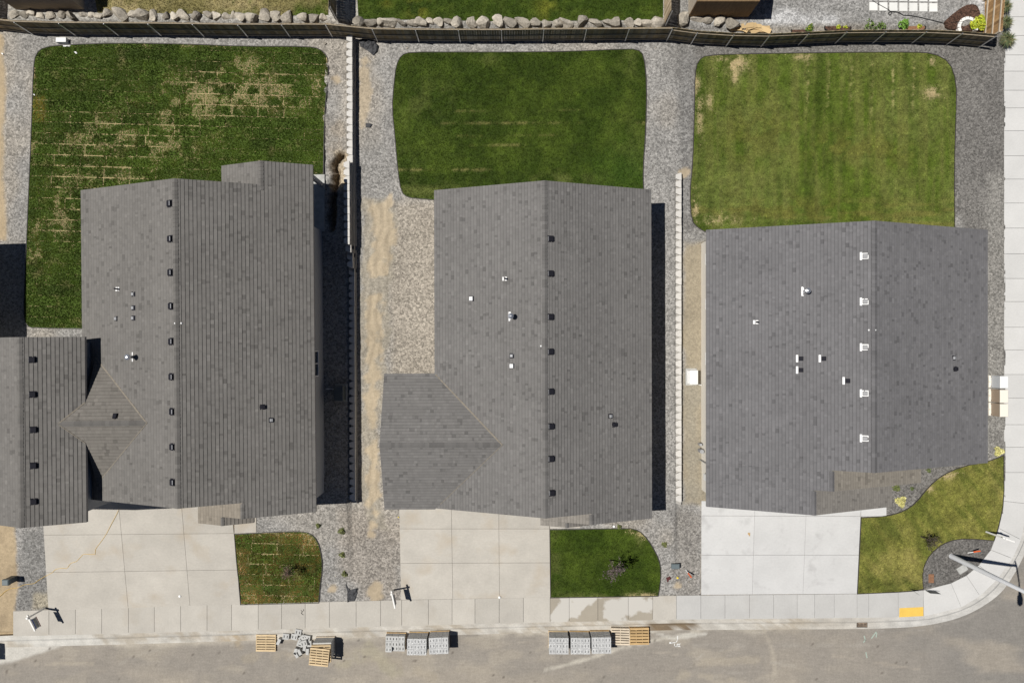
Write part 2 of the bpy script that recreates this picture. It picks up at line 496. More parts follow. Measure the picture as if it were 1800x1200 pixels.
# ------------------------------------------------------------------ ground sheet
def pp(poly):           # polygon in pixels -> world, on the terrain
    return G2(poly)
def make_ground():
    xs = np.concatenate([[-400, -200, -100, -60, -45], np.arange(-34, 34.01, .125), [45, 60, 100, 200, 400]])
    ys = np.concatenate([[-400, -200, -100, -60, -30], np.arange(-21, 23.51, .125), [30, 60, 100, 200, 400]])
    X, Y = np.meshgrid(xs, ys)
    sh = X.shape
    x = X.ravel(); y = Y.ravel()
    z = gz_np(x, y)
    nz = fbm(x * 1.1, y * 1.1, 3, 4) - .5
    nf = fbm(x * 4, y * 4, 8, 3) - .5
    rough = np.full(x.shape, .03)
    # colours
    light = np.array((.268, .259, .244)); tan = np.array((.325, .288, .236)); dark = np.array((.150, .143, .133))
    gv = np.ones(x.size)
    grey = np.array((.23, .222, .208)); sand = np.array((.43, .355, .25)); dirt = np.array((.40, .315, .205)); soil = np.array((.33, .275, .20))
    c = np.empty((x.size, 3)); c[:] = light
    def mixin(col, m):
        c[:] = c * (1 - m[:, None]) + np.asarray(col) * m[:, None]
    def zone(poly, col, soft=.2, amp=.5, k=1.0, seed=1, freq=.9, gr=1.0):
        d = sdist(x, y, poly) + (fbm(x * freq, y * freq, seed, 4) - .5) * 2 * amp
        m = (1 - sstep(-soft, soft, d)) * k
        mixin(col, m)
        gv[:] = gv * (1 - m) + m * gr
        return m
    mixin(tan, sstep(.48, .66, fbm(x * .22, y * .22, 31, 3)) * .55)
    mixin(grey, sstep(.5, .68, fbm(x * .3, y * .3, 37, 3)) * .5)
    # third lot's darker stone
    zone(pp([(1190, 60), (1800, 60), (1800, 840), (1640, 860), (1560, 915), (1545, 830), (1700, 700), (1690, 380), (1205, 400)]), dark, .25, .25, .95, 2)
    zone(pp([(1735, 300), (1770, 300), (1770, 830), (1720, 830)]), (.25, .24, .22), .3, .4, .7, 5)
    zone(pp([(1195, 80), (1218, 80), (1216, 400), (1196, 380)]), (.22, .215, .205), .4, .3, .8, 6)
    zone(pp([(1186, 900), (1234, 900), (1234, 1050), (1186, 1050)]), (.22, .205, .185), .4, .5, .7, 12)
    # side yard by the second wall
    zone(pp([(1200, 425), (1245, 425), (1245, 885), (1200, 885)]), (.285, .245, .178), .2, .25, .95, 14, gr=.3)
    zone(pp([(1204, 640), (1228, 640), (1228, 880), (1204, 880)]), (.27, .25, .205), .4, .6, .6, 15, gr=.4)
    # tan gravel beside the middle house and by the front
    zone(pp([(690, 352), (775, 352), (775, 660), (684, 660), (684, 520)]), tan, .4, .3, .8, 18)
    zone(pp([(600, 900), (704, 905), (704, 1052), (640, 1054), (600, 1000)]), (.27, .24, .205), .5, .6, .7, 19)
    zone(pp([(40, 935), (80, 930), (86, 1070), (30, 1070)]), (.20, .195, .185), .12, .12, .9, 17)
    # sand and spoil
    ms = zone(pp([(638, 352), (690, 345), (699, 395), (692, 470), (682, 520), (684, 600), (674, 660), (664, 780), (672, 890), (688, 935), (650, 925), (635, 880), (636, 560), (634, 440)]), (.30, .272, .222), .15, .35, .95, 21, gr=.5, freq=1.6)
    zone(pp([(650, 362), (684, 350), (696, 395), (690, 440), (672, 490), (650, 470)]), sand, .12, .6, .85, 22, gr=.15, freq=1.7)
    zone(pp([(645, 520), (668, 520), (664, 640), (658, 760), (668, 850), (660, 900), (645, 880), (648, 700)]), sand * .97, .12, .55, .85, 23, gr=.15, freq=1.9)
    zone(pp([(632, 100), (648, 108), (654, 150), (649, 205), (636, 225), (630, 190)]), sand * .95, .12, .35, .8, 24, gr=.25, freq=2.0)
    zone(pp([(-120, 30), (6, 60), (9, 200), (5, 300), (13, 425), (-120, 425)]), dirt, .12, .25, 1, 25, gr=.2)
    md = zone(pp([(-140, 900), (27, 915), (30, 1010), (24, 1118), (-140, 1140)]), dirt, .1, .15, 1, 26, gr=.2)
    mixin((.30, .235, .155), md * sstep(.5, .7, fbm(x * .8, y * .8, 51, 4)) * .8)
    zone(pp([(60, 1045), (84, 1045), (86, 1068), (60, 1068)]), (.33, .29, .21), .2, .3, .7, 27)
    for (a, b, r, s_) in ((584, 1033, 7, 1), (655, 922, 9, 2), (664, 1030, 8, 3), (660, 1043, 14, 4), (1203, 303, 9, 5), (1192, 1030, 6, 6), (652, 938, 7, 8), (590, 140, 6, 9)):
        cx, cy, _ = Ug(a, b)
        d = np.hypot(x - cx, y - cy) - r * H / F + (fbm(x * 3, y * 3, 60 + s_, 3) - .5) * .35
        mk = 1 - sstep(-.08, .08, d); mixin((.40, .33, .235), mk); gv *= 1 - mk * .85
    zone(pp([(1622, 1036), (1620, 1012), (1626, 985), (1640, 965), (1665, 948), (1750, 944), (1736, 980), (1700, 1014), (1670, 1030)]), (.130, .124, .116), .1, .1, 1, 29)
    # rough strip between the first lawn and its wall
    m = 1 - sstep(-.2, .3, sdist(x, y, pp([(574, 100), (612, 70), (614, 330), (570, 330)])))
    rough = rough + .16 * m
    mixin((.27, .235, .19), m * sstep(.52, .72, fbm(x * .9, y * .9, 71, 4)) * .75)
    mixin((.42, .35, .25), (1 - sstep(-.1, .3, sdist(x, y, pp([(590, 268), (612, 268), (612, 330), (596, 330)])))) * .9)
    # trench dug beside the first house
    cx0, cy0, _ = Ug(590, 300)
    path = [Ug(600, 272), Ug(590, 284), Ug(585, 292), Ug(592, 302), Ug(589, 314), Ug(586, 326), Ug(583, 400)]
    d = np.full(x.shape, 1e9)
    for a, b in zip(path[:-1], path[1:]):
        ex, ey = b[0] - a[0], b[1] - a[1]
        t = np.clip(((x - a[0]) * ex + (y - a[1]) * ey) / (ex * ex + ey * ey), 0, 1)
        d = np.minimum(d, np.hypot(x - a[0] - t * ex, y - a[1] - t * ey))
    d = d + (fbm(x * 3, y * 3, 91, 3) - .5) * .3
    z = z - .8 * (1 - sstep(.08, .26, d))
    mixin((.17, .13, .085), (1 - sstep(.1, .3, d)) * .9)  # colour darkened inside the trench to stand for its shade
    # wheel ruts in the sand
    z = z + ms * .10 * (np.sin(x * 15 + fbm(x * .6, y * .6, 44, 3) * 14) * .5) * sstep(.4, .6, fbm(x * .4, y * .3, 45, 3))
    # neighbours' stone yard at the rear
    m = sstep(18.2, 18.6, y)
    mixin((.24, .235, .225), m * sstep(9, 9.4, x))
    mixin((.33, .315, .285), m * (1 - sstep(9, 9.4, x)))
    mixin((.45, .45, .45), m * sstep(.55, .75, fbm(x * .35, y * .35, 81, 3)) * sstep(9, 10, x) * .8)
    under = np.zeros(x.size)
    for P_ in UNDER_SLAB:
        under = np.maximum(under, 1 - sstep(-.10, -.02, sdist(x, y, G2(P_))))
    mixin((.25, .20, .14), under)
    z = z + (nz * rough * 2 + nf * rough) * (1 - under) - .012 * under
    for P_ in UNDER_LAWN:
        z = z - .09 * (1 - sstep(-.30, -.12, sdist(x, y, G2(P_))))
    # the street lies lower: keep the sheet under it
    wb = np.interp(x, [U(a, b)[0] for a, b in WALK_BOT] , [U(a, b)[1] for a, b in WALK_BOT])
    street = (y < wb + .2) | (x > U(1640, 0)[0]) & (sdist(x, y, [U(*p) for p in CORNER_OUT] + [(60, 8), (60, -60), (20, -60)]) < .2) | (x > 30.2)
    walk = (y < np.interp(x, [U(a, b)[0] for a, b in WALK_TOP], [U(a, b)[1] for a, b in WALK_TOP]) - .12) & (x > U(23, 0)[0] + .1) | (x > U(1765, 0)[0] + .12) & (y > -10)
    cpoly = [U(*p) for p in CORNER_IN] + [U(*p) for p in CORNER_OUT[::-1]]
    walk |= (sdist(x, y, cpoly) < -.1)
    z = np.where(walk, np.minimum(z, -.08), z)
    z = np.where(street, -.32, z)
    c *= (1 + (fbm(x * .6, y * .6, 99, 4) - .5) * .28)[:, None]
    far = np.maximum(np.abs(x) - 36, np.maximum(-y - 22, y - 25))
    c = np.where(far[:, None] > 0, np.array((.30, .26, .19)), c)
    nx, ny = len(xs), len(ys)
    idx = np.arange(nx * ny).reshape(ny, nx)
    f = np.stack([idx[:-1, :-1], idx[:-1, 1:], idx[1:, 1:], idx[1:, :-1]], -1).reshape(-1, 4)
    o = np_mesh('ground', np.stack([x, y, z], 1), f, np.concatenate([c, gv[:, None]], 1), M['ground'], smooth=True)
    tag(o, kind='structure')
    return o

def np_mesh(name, v, f, c, mat, smooth=False, parent=None):
    me = bpy.data.meshes.new(name)
    k = f.shape[1]
    me.vertices.add(len(v)); me.vertices.foreach_set('co', v.astype(np.float32).ravel())
    me.loops.add(f.size); me.loops.foreach_set('vertex_index', f.astype(np.int32).ravel())
    me.polygons.add(len(f))
    me.polygons.foreach_set('loop_start', (np.arange(len(f)) * k).astype(np.int32))
    me.polygons.foreach_set('loop_total', np.full(len(f), k, np.int32))
    if smooth: me.polygons.foreach_set('use_smooth', np.ones(len(f), bool))
    me.materials.append(mat)
    me.update(calc_edges=True)
    if c is not None:
        at = me.color_attributes.new('gcol', 'FLOAT_COLOR', 'POINT')
        a = np.ones((len(v), 4), np.float32); a[:, :c.shape[1]] = c
        at.data.foreach_set('color', a.ravel())
    o = bpy.data.objects.new(name, me)
    return link(o, parent)

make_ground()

# ------------------------------------------------------------------ road
def grid_poly(poly, cell, zf, colf):
    """mesh of a polygon cut into cells, as (v, f) lists with colours per vertex"""
    px = np.array([p[0] for p in poly]); py = np.array([p[1] for p in poly])
    x0, x1, y0, y1 = px.min(), px.max(), py.min(), py.max()
    mb = MB()
    nx = int(math.ceil((x1 - x0) / cell)); ny = int(math.ceil((y1 - y0) / cell))
    gx = x0 + (np.arange(nx) + .5) * cell; gy = y0 + (np.arange(ny) + .5) * cell
    GX, GY = np.meshgrid(gx, gy)
    sd = sdist(GX.ravel(), GY.ravel(), poly).reshape(ny, nx)
    key = {}
    V = []; Fc = []
    def vid(x, y):
        k = (round(x, 4), round(y, 4))
        if k not in key:
            key[k] = len(V); V.append((x, y))
        return key[k]
    for j in range(ny):
        for i in range(nx):
            d = sd[j, i]
            if d > cell * .75: continue
            a, b = x0 + i * cell, y0 + j * cell
            if d < -cell * .75:
                q = [(a, b), (a + cell, b), (a + cell, b + cell), (a, b + cell)]
            else:
                q = clip_rect(poly, a, a + cell, b, b + cell)
                if len(q) < 3 or abs(area(q)) < 1e-5: continue
                if area(q) < 0: q = q[::-1]
            ids = [vid(*p) for p in q]
            ids = [v for n_, v in enumerate(ids) if v != ids[n_ - 1]]
            if len(ids) >= 3: Fc.append(ids)
    A = np.array(V)
    z = zf(A[:, 0], A[:, 1])
    mb.v = [(p[0], p[1], float(h)) for p, h in zip(V, z)]
    mb.f = Fc; mb.mi = [0] * len(Fc)
    mb.c = [tuple(r) for r in colf(A[:, 0], A[:, 1])]
    return mb

# gutter edge (where asphalt begins)
GUT = [(-200, 1142), (0, 1137), (23, 1136), (225, 1131), (423, 1125), (640, 1119), (900, 1112), (1190, 1106), (1360, 1105), (1530, 1104), (1625, 1100), (1696, 1083), (1751, 1050), (1775, 1021), (1800, 976), (1822, 920), (1832, 830)]
def open_smooth(line, x_from):
    head = [p for p in line if p[0] < x_from]; q = [p for p in line if p[0] >= x_from]
    for _ in range(3):
        r = [q[0]]
        for a, b in zip(q[:-1], q[1:]):
            r += [(a[0] * .75 + b[0] * .25, a[1] * .75 + b[1] * .25), (a[0] * .25 + b[0] * .75, a[1] * .25 + b[1] * .75)]
        q = r + [q[-1]]
    return head + q
GUT = open_smooth(GUT, 1500)
WB_FULL = [(-200, 1125), (0, 1119)] + WALK_BOT[:-1] + CORNER_OUT
WB_FULL = open_smooth(WB_FULL, 1560)
ROAD_Z = -.11
def road_col(x, y):
    pxx = 900 + x * F / H; pyy = 600 - y * F / H
    c = np.empty((x.size, 3)); c[:] = (.262, .238, .207)
    def mixin(col, m): c[:] = c * (1 - m[:, None]) + np.asarray(col) * m[:, None]
    mixin((.212, .199, .181), sstep(1400, 1700, pxx + (fbm(x * .2, y * .2, 5, 3) - .5) * 300) * .9)
    mixin((.305, .272, .228), sstep(.48, .7, fbm(x * .25, y * .6, 4, 4)) * .8)
    mixin((.36, .32, .26), sstep(.55, .75, fbm(x * .5, y * 1.2, 9, 4)) * .5 * (1 - sstep(1300, 1600, pxx)))
    gy_ = np.interp(pxx, [p[0] for p in GUT], [p[1] for p in GUT])
    e = (pyy - gy_) + (fbm(x * .7, y * .7, 11, 4) - .5) * 26
    mixin((.43, .39, .325), (1 - sstep(-4, 10, e)) * .85 * (1 - sstep(1250, 1450, pxx)))
    # pale wash-out at the left end
    d = sdist(pxx, pyy, [(-300, 1100), (95, 1100), (110, 1134), (60, 1150), (20, 1164), (-300, 1185)]) + (fbm(x * 1.2, y * 1.2, 13, 3) - .5) * 8
    mixin((.52, .50, .455), (1 - sstep(-3, 3, d)) * .95)
    # tyre-borne streaks
    def streak(pts, w, col, k, s_):
        d = np.full(x.shape, 1e9)
        for a, b in zip(pts[:-1], pts[1:]):
            ex, ey = b[0] - a[0], b[1] - a[1]
            t = np.clip(((pxx - a[0]) * ex + (pyy - a[1]) * ey) / (ex * ex + ey * ey), 0, 1)
            d = np.minimum(d, np.hypot(pxx - a[0] - t * ex, pyy - a[1] - t * ey))
        d = d + (fbm(x * 2.5, y * 2.5, s_, 3) - .5) * w * 1.2
        mixin(col, (1 - sstep(w * .3, w, d)) * k * sstep(.3, .55, fbm(x * 1.3, y * 1.3, s_ + 3, 3)))
    streak([(960, 1178), (1030, 1160), (1100, 1137), (1170, 1122), (1230, 1112)], 5, (.45, .42, .36), .9, 21)
    streak([(1130, 1105), (1180, 1122), (1240, 1115)], 5, (.50, .48, .43), .8, 22)
    streak([(1195, 1195), (1240, 1165), (1330, 1160)], 10, (.34, .30, .24), .6, 23)
    streak([(1345, 1110), (1358, 1140), (1364, 1190)], 6, (.38, .34, .28), .7, 24)
    streak([(1220, 1135), (1330, 1137), (1530, 1134)], 5, (.31, .285, .25), .6, 25)
    streak([(430, 1160), (540, 1148), (700, 1165), (760, 1195)], 12, (.32, .28, .22), .6, 26)
    streak([(60, 1168), (160, 1166)], 4, (.36, .32, .26), .8, 27)
    streak([(1200, 1185), (1290, 1196)], 9, (.35, .31, .25), .6, 28)
    streak([(400, 1118), (425, 1128)], 14, (.34, .28, .20), .8, 29)
    streak([(600, 1170), (650, 1140), (690, 1180)], 16, (.33, .30, .22), .6, 30)
    streak([(1530, 1110), (1620, 1108), (1700, 1088), (1750, 1064)], 2.5, (.27, .25, .225), .7, 31)
    RS = random.Random(8)
    for k in range(26):
        a = RS.uniform(0, 1500); b = RS.uniform(1125, 1200); L_ = RS.uniform(40, 160); an = RS.uniform(-.35, .25); bend = RS.uniform(-14, 14)
        pts = [(a + L_ * t, b + L_ * t * math.tan(an) + bend * t * (1 - t) * 2) for t in (0, .25, .5, .75, 1)]
        streak(pts, RS.uniform(1.6, 3.6), RS.choice(((.36, .335, .295), (.34, .30, .25), (.21, .19, .165))), RS.uniform(.25, .6), 200 + k)
    # damp, dirty seep by the gutter
    d = sdist(pxx, pyy, [(1138, 1097), (1225, 1094), (1232, 1100), (1180, 1106), (1150, 1104)]) + (fbm(x * 2, y * 2, 35, 3) - .5) * 9
    mixin((.17, .12, .07), (1 - sstep(-1, 2, d)) * .9)
    # oil spots
    for k in range(70):
        a = rng.uniform(0, 1700); b = rng.uniform(1125, 1198); r = rng.uniform(.6, 2.2)
        d = np.hypot((pxx - a), (pyy - b))
        mixin((.10, .085, .07), (1 - sstep(r * .5, r * 1.4, d)) * .75)
    c *= (1 + (fbm(x * 1.7, y * 1.7, 77, 4) - .5) * .16)[:, None]
    return c
road_poly = [U(*p, ROAD_Z) for p in GUT] + [(31.2, 8), (31.2, 30), (40, 30), (40, -24), (-36, -24)]
rb = grid_poly(road_poly, .12, lambda x, y: np.full(x.shape, ROAD_Z), road_col)
road = tag(rb.build('road', M['asphalt']), kind='structure')

# kerb with gutter pan, swept along the pavement edge
def seg_resample(line, n):
    P = np.array(line, float)
    d = np.concatenate([[0], np.cumsum(np.hypot(*(P[1:] - P[:-1]).T))])
    t = np.linspace(0, d[-1], n)
    return np.stack([np.interp(t, d, P[:, 0]), np.interp(t, d, P[:, 1])], 1)
kb = MB()
NK = 420
wi = seg_resample(WB_FULL, NK); gi = seg_resample(GUT, NK)
prof = ((-.10, .001), (.30, .004), (.36, -.02), (.50, -.085), (1.03, -.103))
rows = []
for k in range(NK):
    a = Vector(U(*wi[k], 0)); b = Vector(U(*gi[k], ROAD_Z))
    r = [(a.x, a.y, -.30)]
    for t, z in prof:
        p = a.lerp(b, t); r.append((p.x, p.y, z))
    rows.append(r)
base = 0
for r in rows: kb.v.extend(r)
kv = np.array(kb.v); kpx = 900 + kv[:, 0] * F / H; kpy = 600 - kv[:, 1] * F / H
kc = np.tile(np.array((.455, .43, .385)), (len(kv), 1)); kj = np.tile(np.arange(len(rows[0])), NK)
def kmix(col, m): kc[:] = kc * (1 - m[:, None]) + np.asarray(col) * m[:, None]
kn = fbm(kv[:, 0] * .8, kv[:, 1] * 2.5, 71, 4); kn2 = fbm(kv[:, 0] * 3, kv[:, 1] * 3, 72, 3)
kmix((.52, .505, .465), 1 - sstep(120, 320, kpx))
kmix((.33, .28, .21), sstep(.5, .62, kn) * .6 * (1 - sstep(1400, 1500, kpx)))
kmix((.36, .28, .18), np.exp(-((kpx - 410) / 30) ** 2) * (kj >= 4) * .8)
kmix((.54, .52, .475), sstep(.52, .66, kn2) * .6 * (1 - sstep(1350, 1500, kpx)))
kmix((.15, .105, .06), sstep(.36, .46, kn2 * .5 + kn * .5) * sstep(1136, 1146, kpx) * (1 - sstep(1215, 1236, kpx)) * (kj >= 3) * .9)
kmix((.49, .48, .455), sstep(1500, 1600, kpx) * .9)
kb.c = [tuple(r) for r in kc]
w = len(rows[0])
for k in range(NK - 1):
    for j in range(w - 1):
        kb.f.append([k * w + j, k * w + j + 1, (k + 1) * w + j + 1, (k + 1) * w + j]); kb.mi.append(0)
kerb = tag(kb.build('kerb', M['gutter'], smooth=False), kind='structure')

# ------------------------------------------------------------------ pavements (each slab its own piece)
def slab(poly, mat, parent, z=None, t=.09, gap=.008, cham=.006, name='slab', dz=.012):
    if area(poly) < 0: poly = poly[::-1]
    q = inset(poly, gap)
    mb = MB()
    zf = (lambda x, y: gz(x, y) + dz) if z is None else z
    g1 = zf if callable(zf) else (lambda x, y: zf)
    cx = sum(p[0] for p in q) / len(q); cy = sum(p[1] for p in q) / len(q)
    mb.prism(q, lambda x, y: g1(x, y) - t, g1, cham)
    return mb.build(name, mat, parent, org=(cx, cy, g1(cx, cy)))

walk = tag(empty('pavement'), kind='structure')
JX = [23, 86, 132.6, 178.8, 225.8, 271.3, 317.5, 364, 407, 454, 495, 536.5, 579, 626, 669, 706, 753, 794.7, 835, 877.6, 920, 967, 1000.7, 1051, 1104.5, 1147.5, 1189, 1232, 1274.5, 1317.5, 1360, 1401.4, 1432, 1466.5, 1506.7, 1527, 1579, 1623]
for i in range(len(JX) - 1):
    a, b = JX[i], JX[i + 1]
    poly = [U(a, lerp_line(WALK_TOP, a)), U(b, lerp_line(WALK_TOP, b)), U(b, lerp_line(WALK_BOT, b)), U(a, lerp_line(WALK_BOT, a))]
    m = M['conc_walk'] if b < 1000 else (M['conc_damp'] if 967 <= a < 1140 else (M['conc_walk'] if a < 1180 else M['conc_walk2']))
    slab(poly, m, walk, z=.005)
JIN = [(1623, 1037), (1672, 1024.5), (1699, 1011), (1721, 993), (1742, 966), (1756, 928), (1764, 880), (1765, 830)]
JOUT = [(1624, 1083), (1690, 1067), (1723, 1047), (1752, 1019), (1780, 981), (1795, 948), (1808, 885), (1810, 830)]
for i in range(len(JIN) - 1):
    slab([U(*JIN[i]), U(*JIN[i + 1]), U(*JOUT[i + 1]), U(*JOUT[i])], M['conc_walk3'], walk, z=.005)
JY = [-60, -15, 30, 63, 97, 125.5, 159, 190, 230, 274, 315, 357, 401, 446, 489.5, 530, 575, 615, 658, 699.5, 746, 785.6, 830]
for a, b in zip(JY[:-1], JY[1:]):
    slab([U(1765, a), U(1810, a), U(1810, b), U(1765, b)], M['conc_walk3'], walk, z=.005)
# yellow tactile pad set on the ramp
pad = MB()
tp = [U(1581, 1068), U(1623, 1066), U(1623, 1082), U(1580.5, 1084)]
pad.prism(tp, .0, .013, .003)
for i in range(14):
    for j in range(6):
        u, v = (i + .5) / 14, (j + .5) / 6
        p = Vector(tp[0]).lerp(Vector(tp[1]), u).lerp(Vector(tp[3]).lerp(Vector(tp[2]), u), v)
        pad.box(p.x - .02, p.x + .02, p.y - .02, p.y + .02, .012, .018, taper=.008)
tag(pad.build('tactile_pad', M['tactile']), 'yellow tactile paving pad on the pavement ramp near the corner', 'tactile pad')

# driveways
def driveway(rows, cols_top, cols_bot, y_top, y_bot, mat, name='driveway', hidden_first=0):
    root = tag(empty(name), kind='structure')
    for r in range(len(rows) - 1):
        for cidx in range(len(cols_top) - 1):
            def pt(c, y):
                t = (y - y_top) / (y_bot - y_top)
                return cols_top[c] + (cols_bot[c] - cols_top[c]) * t
            def row_y(r_, c):     # rows given as (left y, right y)
                t = (cols_top[c] - cols_top[0]) / (cols_top[-1] - cols_top[0])
                return rows[r_][0] + (rows[r_][1] - rows[r_][0]) * t
            q = []
            for (rr, cc) in ((r, cidx), (r, cidx + 1), (r + 1, cidx + 1), (r + 1, cidx)):
                yy = row_y(rr, cc)
                q.append(Ug(pt(cc, yy), yy, .03)[:2])
            slab(q, mat, root, dz=.035, t=.14, gap=.006)
    return root
d1 = driveway([(868, 868), (940, 937), (1005.5, 1001), (1072.5, 1061.5)], [77, 213.5, 323.5, 411.5], [84.5, 225, 334, 423], 940, 1065, M['conc_warm'])
q = [Ug(412, 895, .03)[:2], Ug(450.5, 893, .03)[:2], Ug(450.5, 935.5, .03)[:2], Ug(412, 937, .03)[:2]]
slab(q, M['conc_warm'], d1, dz=.035, t=.14)
d2 = driveway([(868, 868), (929, 929), (989.5, 988.5), (1054, 1049.5)], [702.5, 794, 877, 966], [705, 796, 878, 967.5], 929, 1050, M['conc_warm'])
q = [Ug(966.5, 895, .03)[:2], Ug(1020, 895, .03)[:2], Ug(1020, 927.5, .03)[:2], Ug(966.5, 929, .03)[:2]]
slab(q, M['conc_warm'], d2, dz=.035, t=.14)
d3 = driveway([(880, 880), (906, 907), (975, 975), (1045, 1043)], [1233, 1326.5, 1417, 1513], [1232.5, 1322.5, 1411.5, 1506.5], 906, 1043, M['conc_light'])
q = [Ug(1513.5, 880, .03)[:2], Ug(1558.5, 880, .03)[:2], Ug(1558.5, 907, .03)[:2], Ug(1513.5, 907.5, .03)[:2]]
slab(q, M['conc_light'], d3, dz=.035, t=.14)

# ------------------------------------------------------------------ lawns
DARK = np.array((.037, .063, .006)); MID = np.array((.074, .110, .013)); LITE = np.array((.125, .148, .036)); STRAW = np.array((.46, .37, .20)); OLIVE = np.array((.15, .145, .03)); SOILC = np.array((.40, .315, .20))
SOD_ANG = math.radians(-1.6)
SOD_L, SOD_W = 1.50, .625
def blob(px, py, cx, cy, rx, ry, p=2):
    return np.exp(-(((px - cx) / rx) ** 2 + ((py - cy) / ry) ** 2))
def mixc(c, col, m):
    return c * (1 - m[:, None]) + np.asarray(col) * m[:, None]
def lawn_colour(x, y, lid):
    z = gz_np(x, y)
    px = 900 + x * F / (H - z); py = 600 - y * F / (H - z)
    n1 = fbm(x * .45, y * .45, 100 + lid, 4); n2 = fbm(x * 1.6, y * 1.6, 130 + lid, 4); n3 = fbm(x * 5, y * 5, 160 + lid, 3)
    dry = np.zeros(x.shape)
    if lid == 1:
        c = mixc(np.tile(DARK, (x.size, 1)), MID, sstep(.42, .68, n1) * .6 + sstep(.5, .7, n2) * .35)
        D = (blob(px, py, 460, 165, 110, 34) + blob(px, py, 330, 175, 80, 40) * .9 + blob(px, py, 190, 240, 120, 40) * .65 + blob(px, py, 290, 255, 60, 32) * .75
             + blob(px, py, 110, 375, 22, 40) * 1.1 + blob(px, py, 68, 440, 18, 50) * .9 + blob(px, py, 565, 128, 12, 24) * 1.2 + blob(px, py, 190, 310, 90, 18) * .7 + blob(px, py, 428, 112, 36, 16) * .9
             + blob(px, py, 60, 240, 8, 40) * .8 + blob(px, py, 62, 130, 4, 30) + blob(px, py, 340, 81, 120, 4) * .7 + blob(px, py, 572, 200, 4, 60) * .8)
        c = mixc(c, OLIVE, np.clip(D, 0, 1) * sstep(.38, .6, n2) * .8)
        c = mixc(c, (.20, .165, .03), np.clip(1.6 * np.exp(-(((px - 69) / 12) ** 6 + ((py - 192) / 22) ** 6)), 0, 1))
        dry = np.clip(D, 0, 1.2) * sstep(.51, .55, n2 * .75 + n3 * .25)
        dry = np.maximum(dry * .9, 0)
    elif lid == 2:
        c = mixc(np.tile(DARK, (x.size, 1)), MID, sstep(.44, .7, n1) * .6 + sstep(.5, .72, n2) * .4)
        e = blob(px, py, 735, 180, 35, 40) * .5 + blob(px, py, 860, 105, 14, 10) * .6 + blob(px, py, 785, 168, 9, 14) + blob(px, py, 1108, 110, 20, 24) * .5 + blob(px, py, 760, 335, 70, 12) * .9 + blob(px, py, 990, 315, 60, 10) * .8 + blob(px, py, 710, 310, 20, 40) * .5 + blob(px, py, 1110, 260, 30, 70) * .35
        c = mixc(c, LITE, np.clip(e, 0, 1) * sstep(.35, .6, n2))
        rows = sum(np.exp(-((py - yy + (px - 900) * .006) / 1.5) ** 2) * sstep(.48, .7, fbm(x * .5, y * 0 + yy, int(yy), 3)) for yy in (195, 217, 238.5, 256, 298))
        c = mixc(c, (.22, .2, .07), np.clip(rows, 0, 1) * .8 * sstep(.3, .6, n3))
        c = mixc(c, (.045, .095, .01), blob(px, py, 1100, 300, 60, 40) * .6)
    elif lid == 3:
        c = mixc(np.tile(MID * 1.25, (x.size, 1)), LITE * 1.2, sstep(.4, .7, n1) * .65 + sstep(.5, .72, n2) * .35)
        stripes = sstep(.45, .8, np.sin(px / 37.5 * 2 * math.pi) * .5 + .5) * sstep(.25, .5, fbm(x * 2, y * .15, 222, 3))
        thin = sstep(.52, .66, fbm(x * 4.5, y * .25, 225, 3))
        c = mixc(c, (.17, .18, .05), thin * .45)
        c = mixc(c, (.20, .19, .05), sstep(.5, .68, fbm(x * .5, y * 3.5, 226, 3)) * sstep(330, 380, py) * .7)
        c = mixc(c, (.165, .18, .045), stripes * .6 * (1 - sstep(280, 380, py)))
        c = mixc(c, DARK * 1.2, sstep(.5, .75, fbm(x * 1.5, y * .18, 231, 3)) * .6)
        c = mixc(c, OLIVE, (blob(px, py, 1330, 230, 70, 60) * .5 + blob(px, py, 1470, 260, 50, 30) * .6 + blob(px, py, 1560, 260, 60, 40) * .5 + blob(px, py, 1380, 370, 200, 30) * .6) * sstep(.35, .6, n2))
        lines = sum(np.exp(-((px - xx + (py - 200) * .02) / 1.8) ** 2) * sstep(100, 118, py) * (1 - sstep(170, 215, py)) for xx in (1418, 1455, 1494, 1531, 1568, 1604))
        c = mixc(c, (.32, .29, .12), np.clip(lines, 0, 1) * sstep(.42, .6, n3))
        D = blob(px, py, 1290, 112, 20, 13) * 1.4 + blob(px, py, 1276, 103, 20, 5) + blob(px, py, 1291, 136, 6, 9) + blob(px, py, 1412, 101, 16, 6) + blob(px, py, 1640, 164, 14, 10) * 1.15 + blob(px, py, 1638, 108, 5, 9) + blob(px, py, 1247, 178, 5, 14) * .9 + blob(px, py, 1230, 205, 6, 36) * .75 + blob(px, py, 1224, 150, 6, 16) * .9 + blob(px, py, 1222, 365, 6, 30) * .9 + blob(px, py, 1270, 387, 40, 8) * .55
        dry = np.clip(D, 0, 1.3) * sstep(.38, .52, n2 * .5 + n3 * .5)
    elif lid == 4:
        c = mixc(np.tile(np.array((.066, .070, .011)), (x.size, 1)), (.17, .12, .03), sstep(.40, .62, n2) * .85)
        D = blob(px, py, 545, 950, 20, 16) + blob(px, py, 435, 1050, 22, 14) + blob(px, py, 425, 990, 10, 50) * .7 + blob(px, py, 480, 938, 60, 6) * .8 + blob(px, py, 510, 1050, 50, 10) * .6
        c = mixc(c, (.30, .19, .065), np.clip(D * 1.3, 0, 1) * sstep(.3, .42, n2))
        dry = np.clip(D, 0, 1) * sstep(.5, .65, n3) * .7
    elif lid == 5:
        c = mixc(np.tile(DARK * 1.05, (x.size, 1)), MID, sstep(.42, .68, n1) * .6 + sstep(.48, .7, n2) * .35)
